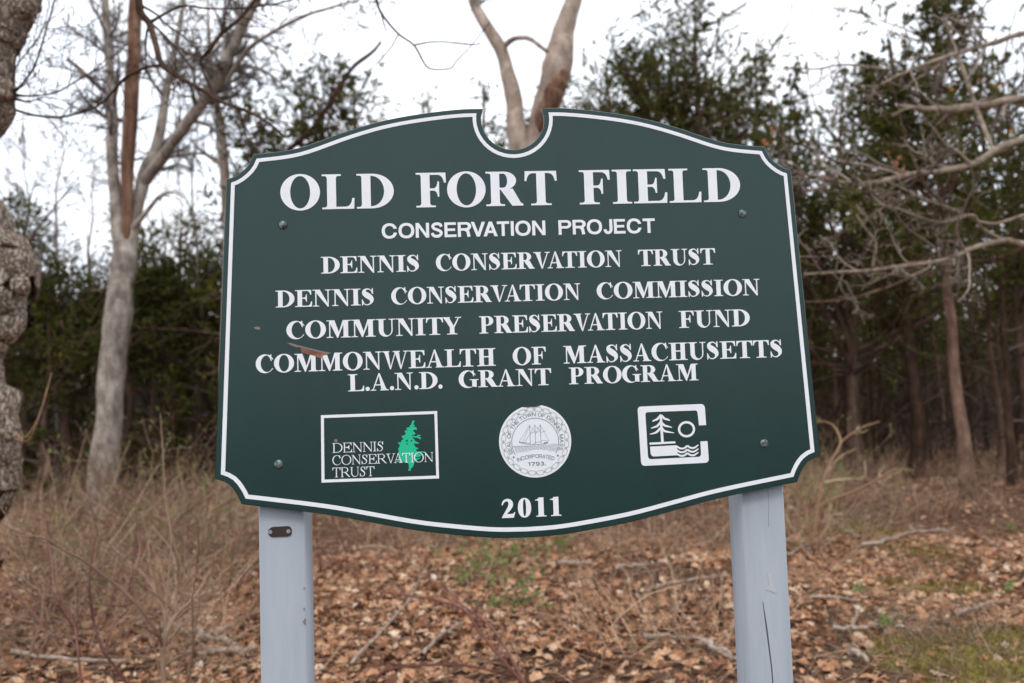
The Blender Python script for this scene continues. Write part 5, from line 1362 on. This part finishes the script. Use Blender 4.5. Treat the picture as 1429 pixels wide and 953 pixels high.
for k_, (px_, dd, H, ns, lab) in enumerate([(45, 4.9, .7, 8, 'near tangle of dry stems at the lower left edge'), (120, 5.3, .9, 9, 'near brush of tan stems left of the forked shrub'), (300, 5.4, .85, 9, 'brown stems between the forked shrub and the left post'), (185, 6.6, 1.3, 15, 'dense tan brush in front of the foot of the grey tree'), (345, 5.9, .8, 8, 'tan brush touching the left post'), (95, 8.0, 1.5, 15, 'dense brown brush between gnarled and grey trunks'), (240, 7.4, 1.5, 15, 'dense budding brush below the lower left corner of the board'), (470, 7.4, .7, 10, 'sparse dry stems right of the left post'), (560, 8.2, .75, 10, 'sparse dry stems under the framed emblem'), (640, 9.2, .8, 10, 'dry stems mixed with the green plants'), (745, 8.8, .7, 9, 'thin dry stems under the year on the board'), (830, 7.6, .6, 9, 'thin dry stems under the right half of the board'), (980, 8.0, .7, 9, 'dry stems just left of the right post')]):
    plant('bare_shrub', base_at(px_, dd), lab, 'shrub', ns, 320 + k_, H, .8, ['twig_brown', 'twig_red', 'twig_tan'][k_ % 3], .0062, (5, 3), 'bud' if k_ in (3, 6) else None, 2, .022, -.05, 'bare shrubs on the leaf litter')
D_ = 8.6
ex = [LZ([(232, 520, 0, 6), (225, 470, 0, 5), (190, 500, 0, 5), (182, 430, 0, 5), (162, 370, 0, 4)], D_)]
# shrub right of the right post
D_ = 7.6; sc = D_ / F_PX; D0 = D_
ZS = lambda pts: [(1049 + x / 2.3816, 400 + y / 2.3816, dd, w) for x, y, dd, w in pts]
main = [LB(ZS(q), 12) for q in ([(205, 850, 0, 5), (222, 720, 0, 5), (240, 640, 0, 4.5), (270, 570, 0, 4), (296, 518, 0, 3.6), (275, 465, .1, 2.6), (238, 446, .1, 1.8)], [(296, 518, 0, 3), (330, 490, 0, 2.6), (375, 465, 0, 2.4), (425, 448, 0, 1.6)],
        [(215, 740, 0, 4), (270, 705, 0, 4), (340, 680, 0, 3.6), (410, 645, 0, 3), (460, 615, 0, 2.4), (505, 603, 0, 1.5)], [(410, 645, 0, 2.4), (450, 665, 0, 2.2), (512, 642, 0, 1.4)], [(240, 650, 0, 3), (300, 640, 0, 2.4), (370, 632, 0, 1.8), (376, 575, 0, 1.4)],
        [(205, 850, 0, 4), (245, 810, 0, 4), (262, 740, 0, 4), (250, 700, 0, 2)], [(200, 860, 0, 4), (180, 760, 0, 3), (160, 680, 0, 2), (155, 640, 0, 1.4)])]
plant('bare_shrub', base_at(1049 + 205 / 2.3816, D_), 'open shrub with tan forking twigs beside the lower right corner of the sign', 'shrub', 8, 260, 1.0, .5, 'twig_tan', .004, (5, 4), 'bud', 2, .02, 0, None, main)
plant('bare_shrub', base_at(1135, 9.5), 'yellowish budding shrub behind the right post', 'shrub', 14, 261, 1.3, .5, 'twig_tan', .004, (5, 4), 'bud', 3, .022, 0)
for k_, (px_, dd, H, lab) in enumerate([(1180, 7.4, .55, 'low dry shrub just right of the right post'), (1260, 9.5, .6, 'dry twiggy shrub in front of the dark woods'), (1165, 8.6, .9, 'straw coloured shrub at the right edge of the sign'), (1400, 10.5, .7, 'dry shrub below the thin trunk at the right edge'), (1130, 6.4, .45, 'dry low stems against the right post')]):
    plant('bare_shrub', base_at(px_, dd), lab, 'shrub', 9, 270 + k_, H, .8, 'twig_tan', .0035, (5, 3), None, 0, 0, -.04, 'low dry shrubs right of the sign')
# green plants under the middle of the sign
for k_, (px_, py_, lab, H) in enumerate([(712, 800, 'bright green leafy plant patch under the middle of the sign', .5), (668, 815, 'small green leafy sprig left of the bright green patch', .32), (735, 780, 'green leafy shoots behind the bright green patch', .5), (775, 775, 'sparse green shoots right of the bright green patch', .35), (700, 845, 'small low green shoots in front of the bright green patch', .22)]):
    plant('green_plant', ground_at(px_, py_), lab, 'plant', 16 if k_ != 3 else 9, 280 + k_, H * 1.25, .95, 'twig_tan', .0022, (4, 2), 'seedling', 3, .030, -.05, 'green plants under the sign')
for k_, (px_, py_, lab) in enumerate([(1198, 836, 'small green seedling right of the right post'), (1412, 742, 'dark green seedling near the right edge'), (1405, 830, 'small seedling beside the moss at the right edge'), (1235, 885, 'tiny bright seedling by the moss')]):
    plant('seedling', ground_at(px_, py_), lab, 'plant', 5, 290 + k_, .12, .5, 'twig_tan', .0018, (2,), 'seedling', 4, .04, -.02, 'seedlings right of the sign')
# reddish bramble canes crossing the leaves
def bramble(pix, d0, label, seed, extra_=()):
    paths = [limb([(x, y, d0 + dd, w * d0 / F_PX / 2) for x, y, dd, w in q], 16) for q in [pix, *extra_]]
    b_ = base_at(pix[0][0], d0 + pix[0][2]); q = np.random.default_rng(seed)
    o = empty('bramble', b_, 0, label, 'bramble', 'reddish bramble canes')
    for p_, r_ in paths:
        mb = MB(); tubes(mb, p_ - b_, r_, 6, [q.random()])
        C, CR, _ = kids(q, p_[None], r_[None], 7, .1, .95, .22, (30, 70), 5, .18, (0, 0, 0), .6, .4, None, .001); tubes(mb, C - b_, CR, 4, q.random(len(C)), False)
        mb.build('cane', M['twig_red'], o, smooth=True)
bramble([(748, 975, 0, 5), (705, 925, 0, 5), (672, 885, .1, 4.5), (648, 852, .2, 4), (610, 838, .3, 3), (560, 830, .4, 2.5), (500, 822, .5, 2)], 4.5, 'arching red bramble cane at the middle bottom', 1, [[(740, 970, 0, 4.5), (700, 895, .1, 4), (680, 870, .2, 3.5), (640, 840, .3, 3), (590, 800, .5, 2)]])
bramble([(520, 970, 0, 4), (540, 935, 0, 4), (640, 928, .1, 3.5), (700, 940, .1, 3), (760, 955, .2, 2)], 4.4, 'low red bramble cane along the bottom edge', 2)
D__ = 3.6
def zb(pts): return [(x / 1.895, 450 + y / 1.895, dd, w / 1.9) for x, y, dd, w in pts]
bramble(zb([(340, 960, 0, 7), (300, 905, 0, 7), (268, 860, 0, 6), (248, 790, .1, 6), (236, 700, .1, 6), (240, 640, .2, 5), (255, 560, .3, 4)]), 3.7, 'dark red cane rising left of the forked shrub', 3, [zb([(215, 960, 0, 6), (205, 860, 0, 6), (195, 800, .1, 6), (150, 700, .1, 5), (130, 600, .2, 5), (115, 520, .3, 4)])])
bramble(zb([(275, 870, 0, 6), (300, 800, 0, 6), (335, 720, .1, 6), (352, 660, .1, 6), (370, 600, .2, 5), (355, 540, .2, 3)]), 3.8, 'dark curved cane crossing the forked shrub', 4, [zb([(0, 680, 0, 5), (40, 720, 0, 5), (90, 770, 0, 4), (130, 830, 0, 4)])])
